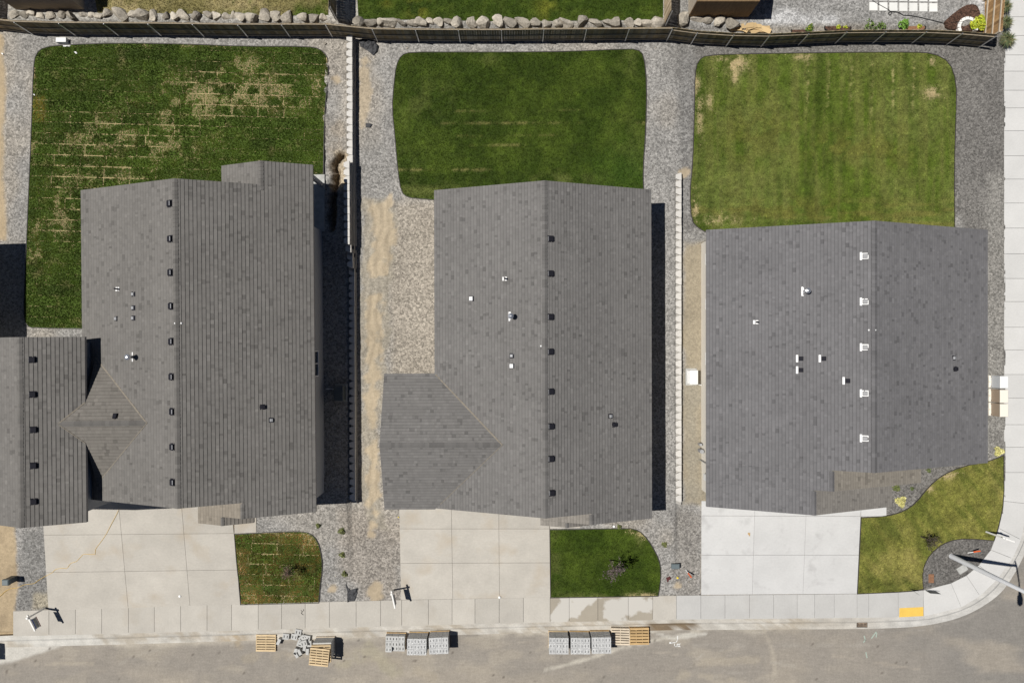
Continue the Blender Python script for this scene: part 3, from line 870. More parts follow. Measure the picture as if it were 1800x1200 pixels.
        c = mixc(c, LITE, (blob(px, py, 975, 990, 10, 60) * .7 + blob(px, py, 1122, 945, 12, 14) + blob(px, py, 1060, 1046, 110, 5) * .8) * sstep(.35, .55, n2))
        D = blob(px, py, 1115, 933, 9, 5) + blob(px, py, 1128, 941, 8, 8) * .7 + blob(px, py, 1130, 1045, 24, 4)
        dry = np.clip(D, 0, 1) * sstep(.35, .5, n3)
    elif lid == 6:
        c = mixc(np.tile(np.array((.20, .20, .046)), (x.size, 1)), (.32, .285, .09), sstep(.4, .66, n1) * .6 + sstep(.5, .7, n2) * .3)
        st = fbm((x * .8 + y * .6) * 3.2, (y * .8 - x * .6) * .5, 301, 3)
        c = mixc(c, (.085, .11, .018), sstep(.46, .68, st) * .6)
        c = mixc(c, (.065, .085, .016), (blob(px, py, 1530, 930, 60, 30) * .6 + blob(px, py, 1560, 1030, 50, 14) * .6 + blob(px, py, 1750, 850, 8, 40) * .5) * sstep(.35, .6, n2))
        D = blob(px, py, 1660, 835, 22, 6) * 1.2 + blob(px, py, 1634, 858, 6, 6)
        dry = np.clip(D, 0, 1.2) * sstep(.35, .48, n3)
    elif lid == 7:
        c = mixc(np.tile(MID, (x.size, 1)), (.24, .205, .085), sstep(.36, .55, n1) * .9)
        c = mixc(c, (.36, .30, .15), (blob(px, py, 220, 10, 60, 20) + blob(px, py, 420, 8, 60, 20)) * sstep(.4, .6, n2))
    else:
        c = mixc(np.tile(DARK * 1.1, (x.size, 1)), MID, sstep(.45, .7, n2) * .7)
        c = mixc(c, (.17, .175, .022), (blob(px, py, 735, 8, 18, 30) + blob(px, py, 960, 8, 18, 40) * .7 + blob(px, py, 680, 5, 10, 10) * .6) * sstep(.32, .55, n2))
    c = c * (1 + (n3 - .5) * .8 + (vnoise(x * 11, y * 11, 5) - .5) * .3)[:, None]
    return c, np.clip(dry, 0, 1)

def sod_coords(x, y, ox, oy, ang=SOD_ANG):
    ca, sa = math.cos(ang), math.sin(ang)
    s = (x - ox) * ca + (y - oy) * sa; t = -(x - ox) * sa + (y - oy) * ca
    r = np.floor(t / SOD_W)
    off = np.mod(r * .37 + np.mod(r, 2) * .5 + np.mod(np.sin(r * 7.31) * 43.7, 1.0) * .3, 1.0) * SOD_L
    k = np.floor((s + off) / SOD_L)
    ds = np.minimum(np.mod(s + off, SOD_L), SOD_L - np.mod(s + off, SOD_L))
    dt = np.minimum(np.mod(t, SOD_W), SOD_W - np.mod(t, SOD_W))
    return r, k, ds, dt

SODR = random.Random(33)
def seam_vis(x, y, lid):
    z_ = gz_np(x, y); px = 900 + x * F / (H - z_); py = 600 - y * F / (H - z_)
    c, dry = lawn_colour(x, y, lid)
    seam = fbm(x * .5, y * .5, 401, 3)
    if lid == 1:
        D = blob(px, py, 460, 160, 120, 45) + blob(px, py, 330, 190, 110, 60) + blob(px, py, 180, 245, 130, 50) + blob(px, py, 110, 380, 30, 50) + blob(px, py, 200, 305, 90, 20)
        quiet = blob(px, py, 170, 120, 130, 55) + blob(px, py, 430, 245, 120, 34) + blob(px, py, 90, 520, 70, 70) + blob(px, py, 330, 95, 60, 16)
        return np.clip(D * sstep(.3, .55, seam) * 1.1 - quiet * .9 + dry * .5, 0, 1)
    return np.clip(sstep(.40, .65, seam) * .5 + dry * .3, 0, 1)

def tufts(name, poly, lid, dens, label, sod=None, hgt=.05, excl=()):
    xs_ = [p[0] for p in poly]; ys_ = [p[1] for p in poly]
    A = abs(area(poly))
    bb = (max(xs_) - min(xs_)) * (max(ys_) - min(ys_))
    n = int(bb * dens)
    x = rng.uniform(min(xs_), max(xs_), n); y = rng.uniform(min(ys_), max(ys_), n)
    wob = (fbm(x * 4, y * 4, 7, 2) - .5) * .06
    ok = sdist(x, y, poly) < -.02 + wob
    # nothing grows under the houses
    for (a, b, c_, d_) in HOUSE_RECTS:
        ok &= ~((x > a) & (x < b) & (y > c_) & (y < d_))
    x, y = x[ok], y[ok]
    c, dry = lawn_colour(x, y, lid)
    keep = np.ones(x.size, bool)
    if sod is not None:
        r, k, ds, dt = sod_coords(x, y, *sod)
        j = np.minimum(ds, dt)
        vis = seam_vis(x, y, lid) * sstep(.38, .56, fbm(x * 1.8, y * 1.8, 409, 3))
        keep &= ~((j < .04) & (rng.random(x.size) < vis))
        pr = (np.mod(np.sin(r * 12.9898 + k * 78.233) * 43758.5453, 1.0) - .5)
        c = c * (1 + pr * .55)[:, None]
        edge = (1 - sstep(.02, .10 + .10 * vnoise(x * 5, y * 5, 77), j)) * vis
        dry = np.maximum(dry, edge * .8)
    dry = np.where(dry < .35, dry * .35, dry)
    st = rng.random(x.size) < dry * .95
    c = np.where(st[:, None], STRAW * rng.uniform(.75, 1.15, (x.size, 1)), c * rng.uniform(.7, 1.45, (x.size, 1)))
    x, y, c, st = x[keep], y[keep], c[keep], st[keep]
    n = x.size
    z = gz_np(x, y) + .028
    B = 3
    ang = rng.uniform(0, 2 * math.pi, (n, B)); lean = rng.uniform(.25, 1.1, (n, B)) * hgt
    hh = rng.uniform(.6, 1.25, (n, B)) * hgt * np.where(st, .6, 1)[:, None]; wd = rng.uniform(.012, .026, (n, B))
    bx = x[:, None] + rng.uniform(-.02, .02, (n, B)); by = y[:, None] + rng.uniform(-.02, .02, (n, B)); bz = np.repeat(z[:, None], B, 1)
    dx, dy = np.cos(ang), np.sin(ang)
    v0 = np.stack([bx - dy * wd, by + dx * wd, bz], -1); v1 = np.stack([bx + dy * wd, by - dx * wd, bz], -1)
    v2 = np.stack([bx + dx * lean, by + dy * lean, bz + hh], -1)
    V = np.stack([v0, v1, v2], 2).reshape(-1, 3)
    f = np.arange(V.shape[0]).reshape(-1, 3)
    cc = np.repeat(c, B * 3, 0)
    o = np_mesh(name, V, f, cc, M['grass'])
    tag(o, label, 'grass', kind='stuff')
    return o

HOUSE_RECTS = [(-22.4, -11.4, -8, 6.1), (-15.2, -11.4, 0, 7.9), (-3.6, 7.0, -9, 7.8), (11.2, 25.6, -6.2, 5.7)]

def edging(poly, parent, runs=None):
    """thin dark plastic strip standing round the lawn"""
    mb = MB()
    n = len(poly)
    out = inset(poly if area(poly) > 0 else poly[::-1], -.045)
    inn = inset(poly if area(poly) > 0 else poly[::-1], -.005)
    for i in range(n):
        j = (i + 1) % n
        q = [inn[i], inn[j], out[j], out[i]]
        za, zb = gz(*inn[i]) + .055, gz(*inn[j]) + .055
        mb.poly([(*q[0], za), (*q[3], za), (*q[2], zb), (*q[1], zb)])
        mb.poly([(*q[3], za), (*q[3], za - .1), (*q[2], zb - .1), (*q[2], zb)])
        mb.poly([(*q[1], zb), (*q[1], zb - .1), (*q[0], za - .1), (*q[0], za)])
    return mb.build('edging', M['edging'], parent)

def lawn(pxpoly, lid, dens, label, sod=None, smooth=1, edge=True, hgt=.05):
    poly = G2(pxpoly)
    if smooth: poly = smooth_poly(poly, smooth)
    if area(poly) < 0: poly = poly[::-1]
    if sod is None:
        def cf(x, y):
            c, d = lawn_colour(x, y, lid)
            c = c * .8
            return mixc(c, STRAW * .85, d)
        mb = grid_poly(poly, .16, lambda x, y: gz_np(x, y) + .03, cf)
        L = mb.build('lawn', M['grass'])
    else:
        ox, oy = sod
        mb = grid_poly(poly, .5, lambda x, y: gz_np(x, y) + .012, lambda x, y: np.tile(STRAW, (x.size, 1)))
        mb.c = []
        L = mb.build('lawn', M['straw'])
        ca, sa = math.cos(SOD_ANG), math.sin(SOD_ANG)
        loc = [((x - ox) * ca + (y - oy) * sa, -(x - ox) * sa + (y - oy) * ca) for x, y in poly]
        smin = min(p[0] for p in loc); smax = max(p[0] for p in loc); tmin = min(p[1] for p in loc); tmax = max(p[1] for p in loc)
        full = {}
        for r in range(int(math.floor(tmin / SOD_W)), int(math.ceil(tmax / SOD_W))):
            off = ((r * .37 + (r % 2) * .5 + ((math.sin(r * 7.31) * 43.7) % 1.0) * .3) % 1.0) * SOD_L
            for k in range(int(math.floor((smin + off) / SOD_L)) , int(math.ceil((smax + off) / SOD_L))):
                sx_, ty_ = (k + .5) * SOD_L - off, (r + .5) * SOD_W
                ccx, ccy = ox + sx_ * ca - ty_ * sa, oy + sx_ * sa + ty_ * ca
                v_ = seam_vis(np.array([ccx]), np.array([ccy]), lid)[0] + SODR.uniform(-.28, .42)
                gi_ = 0 if v_ < .25 else (1 if v_ < .6 else 2)
                g = (.004, .012, .021)[gi_]
                q = clip_rect(loc, k * SOD_L - off + g, (k + 1) * SOD_L - off - g, r * SOD_W + g, (r + 1) * SOD_W - g)
                if len(q) < 3 or abs(area(q)) < .04: continue
                wq = [(ox + s * ca - t * sa, oy + s * sa + t * ca) for s, t in q]
                cx = sum(p[0] for p in wq) / len(wq); cy = sum(p[1] for p in wq) / len(wq)
                if any(a + .4 < cx < b - .4 and c_ + .2 < cy < d_ - .2 for a, b, c_, d_ in HOUSE_RECTS): continue
                zz = gz(cx, cy)
                isfull = len(q) == 4 and abs(abs(area(q)) - (SOD_L - 2 * g) * (SOD_W - 2 * g)) < 1e-4 and abs(zz - Z1) < 1e-3
                if isfull and gi_ in full:
                    o = full[gi_].copy(); o.location = (cx, cy, zz); link(o, L); continue
                m2 = MB().prism(wq, lambda x, y: gz(x, y) - .01, lambda x, y: gz(x, y) + .03, .008)
                o = m2.build('sod_piece', M['sod'], L, org=(cx, cy, zz))
                if isfull: full[gi_] = o
    tag(L, kind='structure')
    if edge: edging(poly, L)
    tufts('grass', poly, lid, dens, label, sod, hgt)
    return L

lawn(L1, 1, 420, 'patchy turf grass with dry straw seams on the big sod lawn behind the house with the tall garage', sod=Ug(40, 80)[:2], smooth=1)
lawn(L2, 2, 330, 'dense dark green grass of the back lawn behind the middle house')
lawn(L3, 3, 330, 'mown striped mid green grass of the back lawn with bare sandy corner patches')
lawn(FL1, 4, 420, 'brown edged short turf grass beside the driveway with the yellow cord', sod=Ug(412, 935)[:2], smooth=1)
lawn(FL2, 5, 380, 'dark green grass of the front lawn around the purple sapling')
lawn(FL3, 6, 380, 'yellowish green grass of the corner front lawn by the street lamp')
lawn(N1, 7, 260, 'half dead straw coloured grass behind the boulder row and brown building', smooth=0, edge=False)
lawn(N2, 8, 260, 'green grass with yellow patches in the fenced yard behind the boulders', smooth=0, edge=False)

# ------------------------------------------------------------------ houses
class House:
    expo = .19
    def __init__(s, name, loc, rz, label, base, wall_mat, pitch=.4):
        s.root = tag(empty(name, loc, rz), label, 'house')
        s.loc = Vector(loc); s.rz = rz
        s.base = np.array(base); s.wm = wall_mat
        s.deck = MB(); s.sh = MB(); s.cap = MB(); s.val = MB(); s.wall = MB()
        s.planes = {}
        s.pend = []
    def plane(s, key, E, dd, pitch, plan, tint=None, shingles=True, thick=.16):
        E = Vector(E); dd = Vector((dd[0], dd[1], 0)); ud = Vector((dd.y, -dd.x, 0))
        k = math.sqrt(1 + pitch * pitch)
        up = (dd + Vector((0, 0, pitch))) / k
        n = ud.cross(up).normalized()
        s.planes[key] = (E, ud, up, n)
        if area(plan) < 0: plan = plan[::-1]
        zt = lambda x, y: E.z + pitch * ((x - E.x) * dd.x + (y - E.y) * dd.y)
        s.deck.prism(plan, lambda x, y: zt(x, y) - thick, zt)
        if not shingles: return
        base = s.base if tint is None else np.array(tint)
        q = [((x - E.x) * ud.x + (y - E.y) * ud.y, ((x - E.x) * dd.x + (y - E.y) * dd.y) * k) for x, y in plan]
        if area(q) < 0: q = q[::-1]
        rect = len(q) == 4 and all(abs(q[i][0] - q[(i + 1) % 4][0]) < 1e-6 or abs(q[i][1] - q[(i + 1) % 4][1]) < 1e-6 for i in range(4))
        u0 = min(p[0] for p in q); u1 = max(p[0] for p in q); v0 = min(p[1] for p in q); v1 = max(p[1] for p in q)
        e = s.expo
        R = random.Random(hash(key) % 1000 + int(abs(E.x * 10)))
        kk = int(math.floor(v0 / e))
        while kk * e < v1 - 1e-4:
            a0, a1 = kk * e, (kk + 1) * e
            u = u0 - R.random() * .3
            rowb = 1 + R.uniform(-.035, .035)
            while u < u1:
                wd = R.choice((.11, .13, .16, .2, .24))
                b0, b1 = u, u + wd
                u = b1
                if rect:
                    c0, c1, d0, d1 = max(b0, u0), min(b1, u1), max(a0, v0), min(a1, v1)
                    if c1 - c0 < .005 or d1 - d0 < .005: continue
                    pg = [(c0, d0), (c1, d0), (c1, d1), (c0, d1)]
                else:
                    pg = clip_convex([(b0, a0), (b1, a0), (b1, a1), (b0, a1)], q)
                    if len(pg) < 3: continue
                rr = R.random()
                g = rowb * (1 + R.gauss(0, .04))
                tab = .016 if rr < .55 else .021
                if rr < .045: g *= .76
                elif rr < .11: g *= .90
                elif rr > .96: g *= 1.10
                col = tuple(base * g)
                def P(uu, vv, hh): return tuple(E + ud * uu + up * vv + n * hh)
                hf = lambda vv: .004 + tab * (1 - (vv - a0) / e)
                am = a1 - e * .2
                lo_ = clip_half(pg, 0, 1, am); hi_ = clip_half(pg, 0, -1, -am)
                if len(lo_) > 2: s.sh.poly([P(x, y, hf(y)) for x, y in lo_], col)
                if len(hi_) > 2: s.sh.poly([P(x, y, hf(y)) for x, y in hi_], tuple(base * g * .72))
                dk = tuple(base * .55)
                for i in range(len(pg)):
                    p1, p2 = pg[i], pg[(i + 1) % len(pg)]
                    if abs(p1[1] - a0) < 1e-5 and abs(p2[1] - a0) < 1e-5:
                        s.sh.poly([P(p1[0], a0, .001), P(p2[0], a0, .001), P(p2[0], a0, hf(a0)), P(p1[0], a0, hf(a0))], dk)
            kk += 1
    def ridge(s, A, B, dl, dr, pl, pr, w=.15):
        """overlapping cap shingles along A-B; dl / dr are the two downhill directions"""
        A = Vector(A); B = Vector(B); L = (B - A).length; d = (B - A) / L
        dl = (Vector((dl[0], dl[1], 0)) - Vector((0, 0, pl))).normalized(); dr = (Vector((dr[0], dr[1], 0)) - Vector((0, 0, pr))).normalized()
        st = .2; k = 0; R = random.Random(int(abs(A.x) * 100))
        while k * st < L - .02:
            p = A + d * (k * st); q = A + d * min((k + 1) * st, L)
            h0, h1 = .052, .03
            z0 = Vector((0, 0, h0)); z1 = Vector((0, 0, h1))
            col = tuple(s.base * R.uniform(.72, .95)); dk = tuple(s.base * .45)
            for dd in (dl, dr):
                s.cap.poly([p + z0, q + z1, q + dd * w + z1 * .9, p + dd * w + z0 * .9], col)
                s.cap.poly([p + z0, p + dd * w + z0 * .9, p + dd * w + Vector((0, 0, .004)), p + Vector((0, 0, .004))], dk)
                s.cap.poly([p + dd * w + z0 * .9, q + dd * w + z1 * .9, q + dd * w + Vector((0, 0, -.005)), p + dd * w + Vector((0, 0, -.005))], dk)
            k += 1
    def valley(s, A, B, w=.05):
        A = Vector(A); B = Vector(B); d = (B - A).normalized()
        side = d.cross(Vector((0, 0, 1))).normalized()
        z = Vector((0, 0, .045)); lo = Vector((0, 0, -.08))
        s.val.quads([A - side * w + z, A + side * w + z, B + side * w + z, B - side * w + z, A - side * w + lo, A + side * w + lo, B + side * w + lo, B - side * w + lo],
                    [(0, 1, 2, 3), (4, 7, 6, 5), (0, 4, 5, 1), (2, 6, 7, 3), (1, 5, 6, 2), (0, 3, 7, 4)])
    def gable_walls(s, x0, x1, y0, y1, zb, ze, xr, zr, axis='Y'):
        """pentagon prism; for axis 'X' the roles of x and y swap (x0..x1 is across the ridge)"""
        sec = [(x0, zb), (x1, zb), (x1, ze), (xr, zr), (x0, ze)]
        def P(a, b, z): return (a, b, z) if axis == 'Y' else (b, a, z)
        vs = [P(a, y0, z) for a, z in sec] + [P(a, y1, z) for a, z in sec]
        fs = [(0, 1, 2, 3, 4), (9, 8, 7, 6, 5)] + [(i, 5 + i, 5 + (i + 1) % 5, (i + 1) % 5) for i in range(5)]
        if axis == 'X': fs = [f[::-1] for f in fs]
        s.wall.quads(vs, fs)
    def shift(s, mb):
        mb.v = [(a - s.loc.x, b - s.loc.y, c - s.loc.z) for a, b, c in mb.v]
        return mb
    def finish(s, frame=None):
        s.wallo = s.shift(s.wall).build('wall', s.wm, s.root)
        s.roof = s.shift(s.deck).build('roof', M['fascia'], s.root)
        o = s.shift(s.sh).build('shingles', M['shingle'], s.roof); o['kind'] = 'stuff'
        if s.cap.v:
            o = s.shift(s.cap).build('ridge_cap', M['shingle'], s.roof); o['kind'] = 'stuff'
        if s.val.v:
            s.shift(s.val).build('valley_flashing', M['valley'], s.roof)
    def hit(s, key, px, py):
        E, ud, up, n = s.planes[key]
        R = Matrix.Rotation(-s.rz, 3, 'Z')
        o = R @ (Vector((0, 0, H)) - s.loc) + s.loc; d = R @ Vector(((px - 900) / F, (600 - py) / F, -1))
        t = (E - o).dot(n) / d.dot(n)
        return o + d * t
    def vent(s, key, px, py, kind, name='roof_vent'):
        E, ud, up, n = s.planes[key]
        p = s.hit(key, px, py)
        Mx = Matrix((( *up, 0), (*(-ud), 0), (*n, 0), (0, 0, 0, 1))).transposed()
        Mx.translation = p - s.loc
        mb = MB()
        if kind == 'slant':          # black slant-back vent with a pale strip standing in for its uphill highlight
            mb.box(-.17, .17, -.19, .19, .0, .022, Mx)
            mb.cbox(-.13, .13, -.14, .14, .02, .13, .02, Mx)
            mb.m = 1; mb.box(.06, .10, -.11, .11, .129, .136, Mx)
            mats = [M['black_metal'], M['galv_dull']]
        elif kind == 'slant_r':      # the same on a slope that falls away from the sun
            mb.box(-.17, .17, -.17, .17, .0, .022, Mx)
            mb.cbox(-.13, .15, -.13, .13, .02, .12, .02, Mx)
            mb.m = 1; mb.box(.148, .16, -.12, .12, .02, .07, Mx)
            mats = [M['black_metal'], M['galv_dull']]
        elif kind == 'white':        # white flange, pale hood
            mb.m = 1; mb.box(-.20, -.10, -.20, .20, .0, .03, Mx)
            mb.m = 1; mb.box(-.10, .20, -.15, .15, .0, .02, Mx)
            mb.m = 0; mb.cbox(-.08, .16, -.11, .11, .02, .14, .035, Mx)
            mats = [M['vent_grey'], M['white']]
        elif kind == 'flange_dark':  # white flange, black hood
            mb.m = 1; mb.box(-.19, -.08, -.19, .19, .0, .03, Mx)
            mb.m = 0; mb.cbox(-.06, .17, -.11, .11, .0, .13, .02, Mx)
            mats = [M['black_metal'], M['white']]
        elif kind == 'small':
            mb.m = 1; mb.box(-.13, .13, -.13, .13, .0, .02, Mx)
            mb.m = 0; mb.cbox(-.08, .08, -.08, .08, .02, .11, .02, Mx)
            mats = [M['galv_dull'], M['black_metal']]
        elif kind == 'square':
            mb.m = 1; mb.box(-.14, .14, -.14, .14, .0, .02, Mx)
            mb.m = 0; mb.cbox(-.10, .10, -.11, .11, .02, .12, .02, Mx)
            mats = [M['white'], M['black_metal']]
        elif kind == 'dark':
            mb.box(-.14, .14, -.14, .14, .0, .02, Mx); mb.cbox(-.12, .10, -.10, .10, .02, .12, .02, Mx); mb.box(.09, .16, -.05, .05, .0, .06, Mx)
            mats = [M['black_metal']]
        elif kind == 'pipe':
            mb.m = 1; mb.box(-.15, .12, -.10, .10, .0, .018, Mx)
            q = Mx.translation
            mb.m = 0; mb.tube([q, q + Vector((0, 0, .32))], .045, 10)
            mats = [M['black_metal'], M['white']]; name = 'vent_pipe'
        elif kind == 'flue':
            q = Mx.translation
            mb.m = 1; mb.box(-.12, .0, -.24, .24, .0, .02, Mx)
            mb.m = 0; mb.tube([q, q + Vector((0, 0, .52))], .085, 14)
            mb.tube([q + Vector((0, 0, .50)), q + Vector((0, 0, .53)), q + Vector((0, 0, .60)), q + Vector((0, 0, .66))], [.11, .15, .14, .03], 14)
            mats = [M['galv'], M['white']]; name = 'flue_pipe'
        elif kind == 'knob':
            q = Mx.translation
            mb.tube([q, q + Vector((0, 0, .03)), q + Vector((0, 0, .06))], [.045, .05, .02], 10)
            mats = [M['white']]; name = 'roof_anchor'
        return mb.build(name, mats, s.roof)
    def window(s, side, a0, a1, z0, z1, at):
        """side 'E'/'W'/'N'/'S'; spans a0..a1 along the wall; at = wall coordinate (world, unrotated)"""
        sg = 1 if side in 'EN' else -1
        def bx(mb, p0, p1, q0, q1, d0, d1):
            lo, hi = sorted((at + sg * d0, at + sg * d1))
            if side in 'EW': mb.box(lo, hi, p0, p1, q0, q1)
            else: mb.box(p0, p1, lo, hi, q0, q1)
        f = MB(); t = .06
        bx(f, a0 - t, a1 + t, z1, z1 + t, -.02, .045); bx(f, a0 - t, a1 + t, z0 - t, z0, -.02, .06)
        bx(f, a0 - t, a0, z0, z1, -.02, .045); bx(f, a1, a1 + t, z0, z1, -.02, .045)
        am = (a0 + a1) / 2
        bx(f, am - .025, am + .025, z0, z1, -.02, .035)
        fo = s.shift(f).build('window', M['white'], s.root)
        for p0, p1 in ((a0, am - .025), (am + .025, a1)):
            g = MB(); bx(g, p0, p1, z0, z1, -.015, .015)
            s.shift(g).build('pane', M['glass'], fo)
    def garage_door(s, x0, x1, z0, h, y):
        d = MB(); d.box(x0 - .1, x1 + .1, y - .03, y + .05, z0, z0 + h + .1)
        do = s.shift(d).build('garage_door', M['white'], s.root)
        n = max(3, int((x1 - x0) / .6))
        for r in range(4):
            for i in range(n):
                a = x0 + (x1 - x0) * i / n; b = x0 + (x1 - x0) * (i + 1) / n
                q = MB(); q.box(a + .04, b - .04, y - .055, y - .02, z0 + .04 + r * h / 4, z0 + (r + 1) * h / 4 - .04)
                s.shift(q).build('panel', M['white_pvc'], do)
    def front_door(s, x, z0, y):
        d = MB(); d.box(x - .48, x + .48, y - .04, y + .05, z0, z0 + 2.1)
        do = s.shift(d).build('door', M['door'], s.root)
        k = MB(); k.tube([(x + .36, y - .04, z0 + 1), (x + .36, y - .10, z0 + 1)], .03, 8)
        s.shift(k).build('handle', M['galv'], do)

SG1 = (.164, .156, .146); SG2 = (.166, .160, .154); SG3 = (.156, .153, .157); PORCH_TAN = (.235, .208, .172)  # last one: tanner shingles on the small front roof planes

# --- house with the tall garage wing and the joining cross gable
h1 = House('house', (-17, 0, Z1), math.radians(.55), 'grey shingled house with tall garage wing joined by cross gable', SG1, M['wall_grey'])
p = .42; xl, xr_, ze = -22.87, -10.53, 3.92; xm = (xl + xr_) / 2; zr = ze + p * (xm - xl); yt, yb = 8.10, -8.31
h1.plane('L', (xl, yt, ze), (1, 0), p, [(xl, yb), (xm, yb), (xm, yt), (xl, yt)])
h1.plane('R', (xr_, yb, ze), (-1, 0), p, [(xm, yb), (xr_, yb), (xr_, yt), (xm, yt)])
h1.ridge((xm, yb, zr), (xm, yt, zr), (-1, 0), (1, 0), p, p)
# rear patio gable, its east side runs on from the main slope
xa = -12.95; za = ze + p * (xr_ - xa); ya = 9.33; xal = xa - (za - ze) / p
h1.plane('R2', (xr_, yb, ze), (-1, 0), p, [(xa, yt + .004), (xr_, yt + .004), (xr_, ya), (xa, ya)])
h1.plane('PL', (xal, yt, ze), (1, 0), p, [(xal, 7.2), (xa, 7.2), (xa, ya), (xal, ya)])
h1.ridge((xa, yt - .3, za), (xa, ya, za), (-1, 0), (1, 0), p, p, w=.14)
# front extension A and porch B
xA = -13.92; zA = ze + p * (xr_ - xA); yA = -9.13; xAl = -16.68
h1.plane('R3', (xr_, yb, ze), (-1, 0), p, [(xA, yA), (xr_, yA), (xr_, yb - .004), (xA, yb - .004)])
h1.plane('AL', (xAl, yb, zA - p * (xA - xAl)), (1, 0), p, [(xAl, yA), (xA, yA), (xA, yb + .5), (xAl, yb + .5)], PORCH_TAN)
xB = -15.16; zB = zA - p * (xA - xB); yB = -9.60
h1.plane('BL', (xAl, yb, zA - p * (xA - xAl)), (1, 0), p, [(xAl, yB), (xB, yB), (xB, yA - .004), (xAl, yA - .004)], PORCH_TAN)
h1.plane('BR', (-13.74, yb, zB - p * (-13.74 - xB)), (-1, 0), p, [(xB, yB), (-13.74, yB), (-13.74, yA + .6), (xB, yA + .6)], (.175, .160, .142))
h1.ridge((xA, yA, zA), (xA, yb - .05, zA), (-1, 0), (1, 0), p, p, w=.12)
h1.ridge((xB, yB, zB), (xB, yA - .03, zB), (-1, 0), (1, 0), p, p, w=.10)
# tall garage wing
wr, wl, wz, wp = -21.97, -27.27, 5.27, .4; wm_ = (wr + wl) / 2; wzr = wz + wp * (wr - wm_); wyt, wyb = .29, -9.24
h1.plane('WL', (wl, wyt, wz), (1, 0), wp, [(wl, wyb), (wm_, wyb), (wm_, wyt), (wl, wyt)])
h1.plane('WR', (wr, wyt, wz), (-1, 0), wp, [(wm_, wyb), (wr, wyb), (wr, wyt), (wm_, wyt)])
h1.ridge((wm_, wyb, wzr), (wm_, wyt, wzr), (-1, 0), (1, 0), wp, wp)
# cross gable between the wing and the main roof
cy, cz = -4.13, 5.72; cp = .43
cxl = wr - (cz - wz) / wp; cxr = xl + (cz - ze) / p
hw = (cz - wz) / cp; hw2 = (cz - ze) / cp
cx_e = xl + .35; hwe = hw2 - .35 * p / cp
TI = (.168, .156, .140)
h1.plane('CN', (0, cy + hw2, ze), (0, -1), cp, [(wr, cy), (cxr, cy), (wr, cy + (cz - (ze + p * (wr - xl))) / cp)], TI, thick=.10)
h1.plane('CN2', (0, cy + hw2, ze), (0, -1), cp, [(cxl, cy), (wr, cy), (wr, cy + hw)], TI, thick=.10)
h1.plane('CS', (0, cy - hw2, ze), (0, 1), cp, [(wr, cy), (cxr, cy), (wr, cy - (cz - (ze + p * (wr - xl))) / cp)], TI, thick=.10)
h1.plane('CS2', (0, cy - hw2, ze), (0, 1), cp, [(cxl, cy), (wr, cy), (wr, cy - hw)], TI, thick=.10)
h1.ridge((cxl, cy, cz), (cxr, cy, cz), (0, 1), (0, -1), cp, cp)
vz = ze + p * (wr - xl)
vd = (cz - vz) / cp
h1.valley((cxr, cy, cz), (wr + .05, cy + vd, vz), w=.04); h1.valley((cxr, cy, cz), (wr + .05, cy - vd, vz), w=.02)
h1.valley((cxl, cy, cz), (wr, cy + hw, wz), w=.03); h1.valley((cxl, cy, cz), (wr, cy - hw, wz), w=.02)
g = .18
zb = -.2
h1.gable_walls(xl + .4, xr_ - .37, yb + .4, 6.3, zb, ze + p * .35 - g, xm, zr - g)
h1.gable_walls(xl + .42, -15.3, 6.0, yt - .35, zb, ze + p * .4 - g - .01, (xl - 15.0) / 2, ze + p * 3.4 - g)
h1.gable_walls(wl + .35, wr - .35, wyb + .4, wyt - .3, zb, wz + wp * .35 - g, wm_, wzr - g)
h1.gable_walls(-14.9, xr_ - .39, yA + .4, yb + .5, zb, ze + p * .3 - g, -13.0, zA - g - .3)
post = MB(); post.box(-10.98, -10.78, 8.86, 9.06, zb, 3.9); post.box(-15.2, -15.0, 8.86, 9.06, zb, 3.9)
h1.wall.v += post.v; 
off = len(h1.wall.v) - len(post.v)
h1.wall.f += [[i + off for i in f] for f in post.f]; h1.wall.mi += post.mi
h1.finish()
h1.window('E', -1.95, -.62, 1.9, 3.1, xr_ - .37)
h1.window('N', -20.5, -19, 1.5, 2.8, yt - .35)
h1.window('N', -14, -12, .8, 2.8, 6.3)
h1.garage_door(-21.4, -16.6, .62, 2.2, yb + .4)
h1.garage_door(-26.7, -23.0, .62, 3.2, wyb + .4)
h1.front_door(-15.6, .62, yb + .4)
h1.window('S', -13.4, -11.7, 1.5, 2.8, yA + .4)
for a, b in ((299, 358), (300, 420), (300.5, 479), (301.5, 538), (302, 600), (302.5, 662), (303.5, 723), (304, 785), (304.5, 847)):
    h1.vent('L', a, b, 'slant')
h1.vent('L', 207, 508, 'pipe')
for a, b in ((235, 517), (235, 541), (235, 559), (205, 560)): h1.vent('L', a, b, 'small')
h1.vent('L', 234, 627, 'flue')
h1.vent('L', 308, 568, 'knob'); h1.vent('R', 319, 568, 'knob')
h1.vent('R', 462, 715, 'dark'); h1.vent('R', 477, 738, 'small')
h1.vent('CN', 203, 731, 'dark')
for a, b in ((57, 632), (58, 693), (59.5, 755), (59.5, 818), (60, 881)): h1.vent('WR', a, b, 'slant_r')

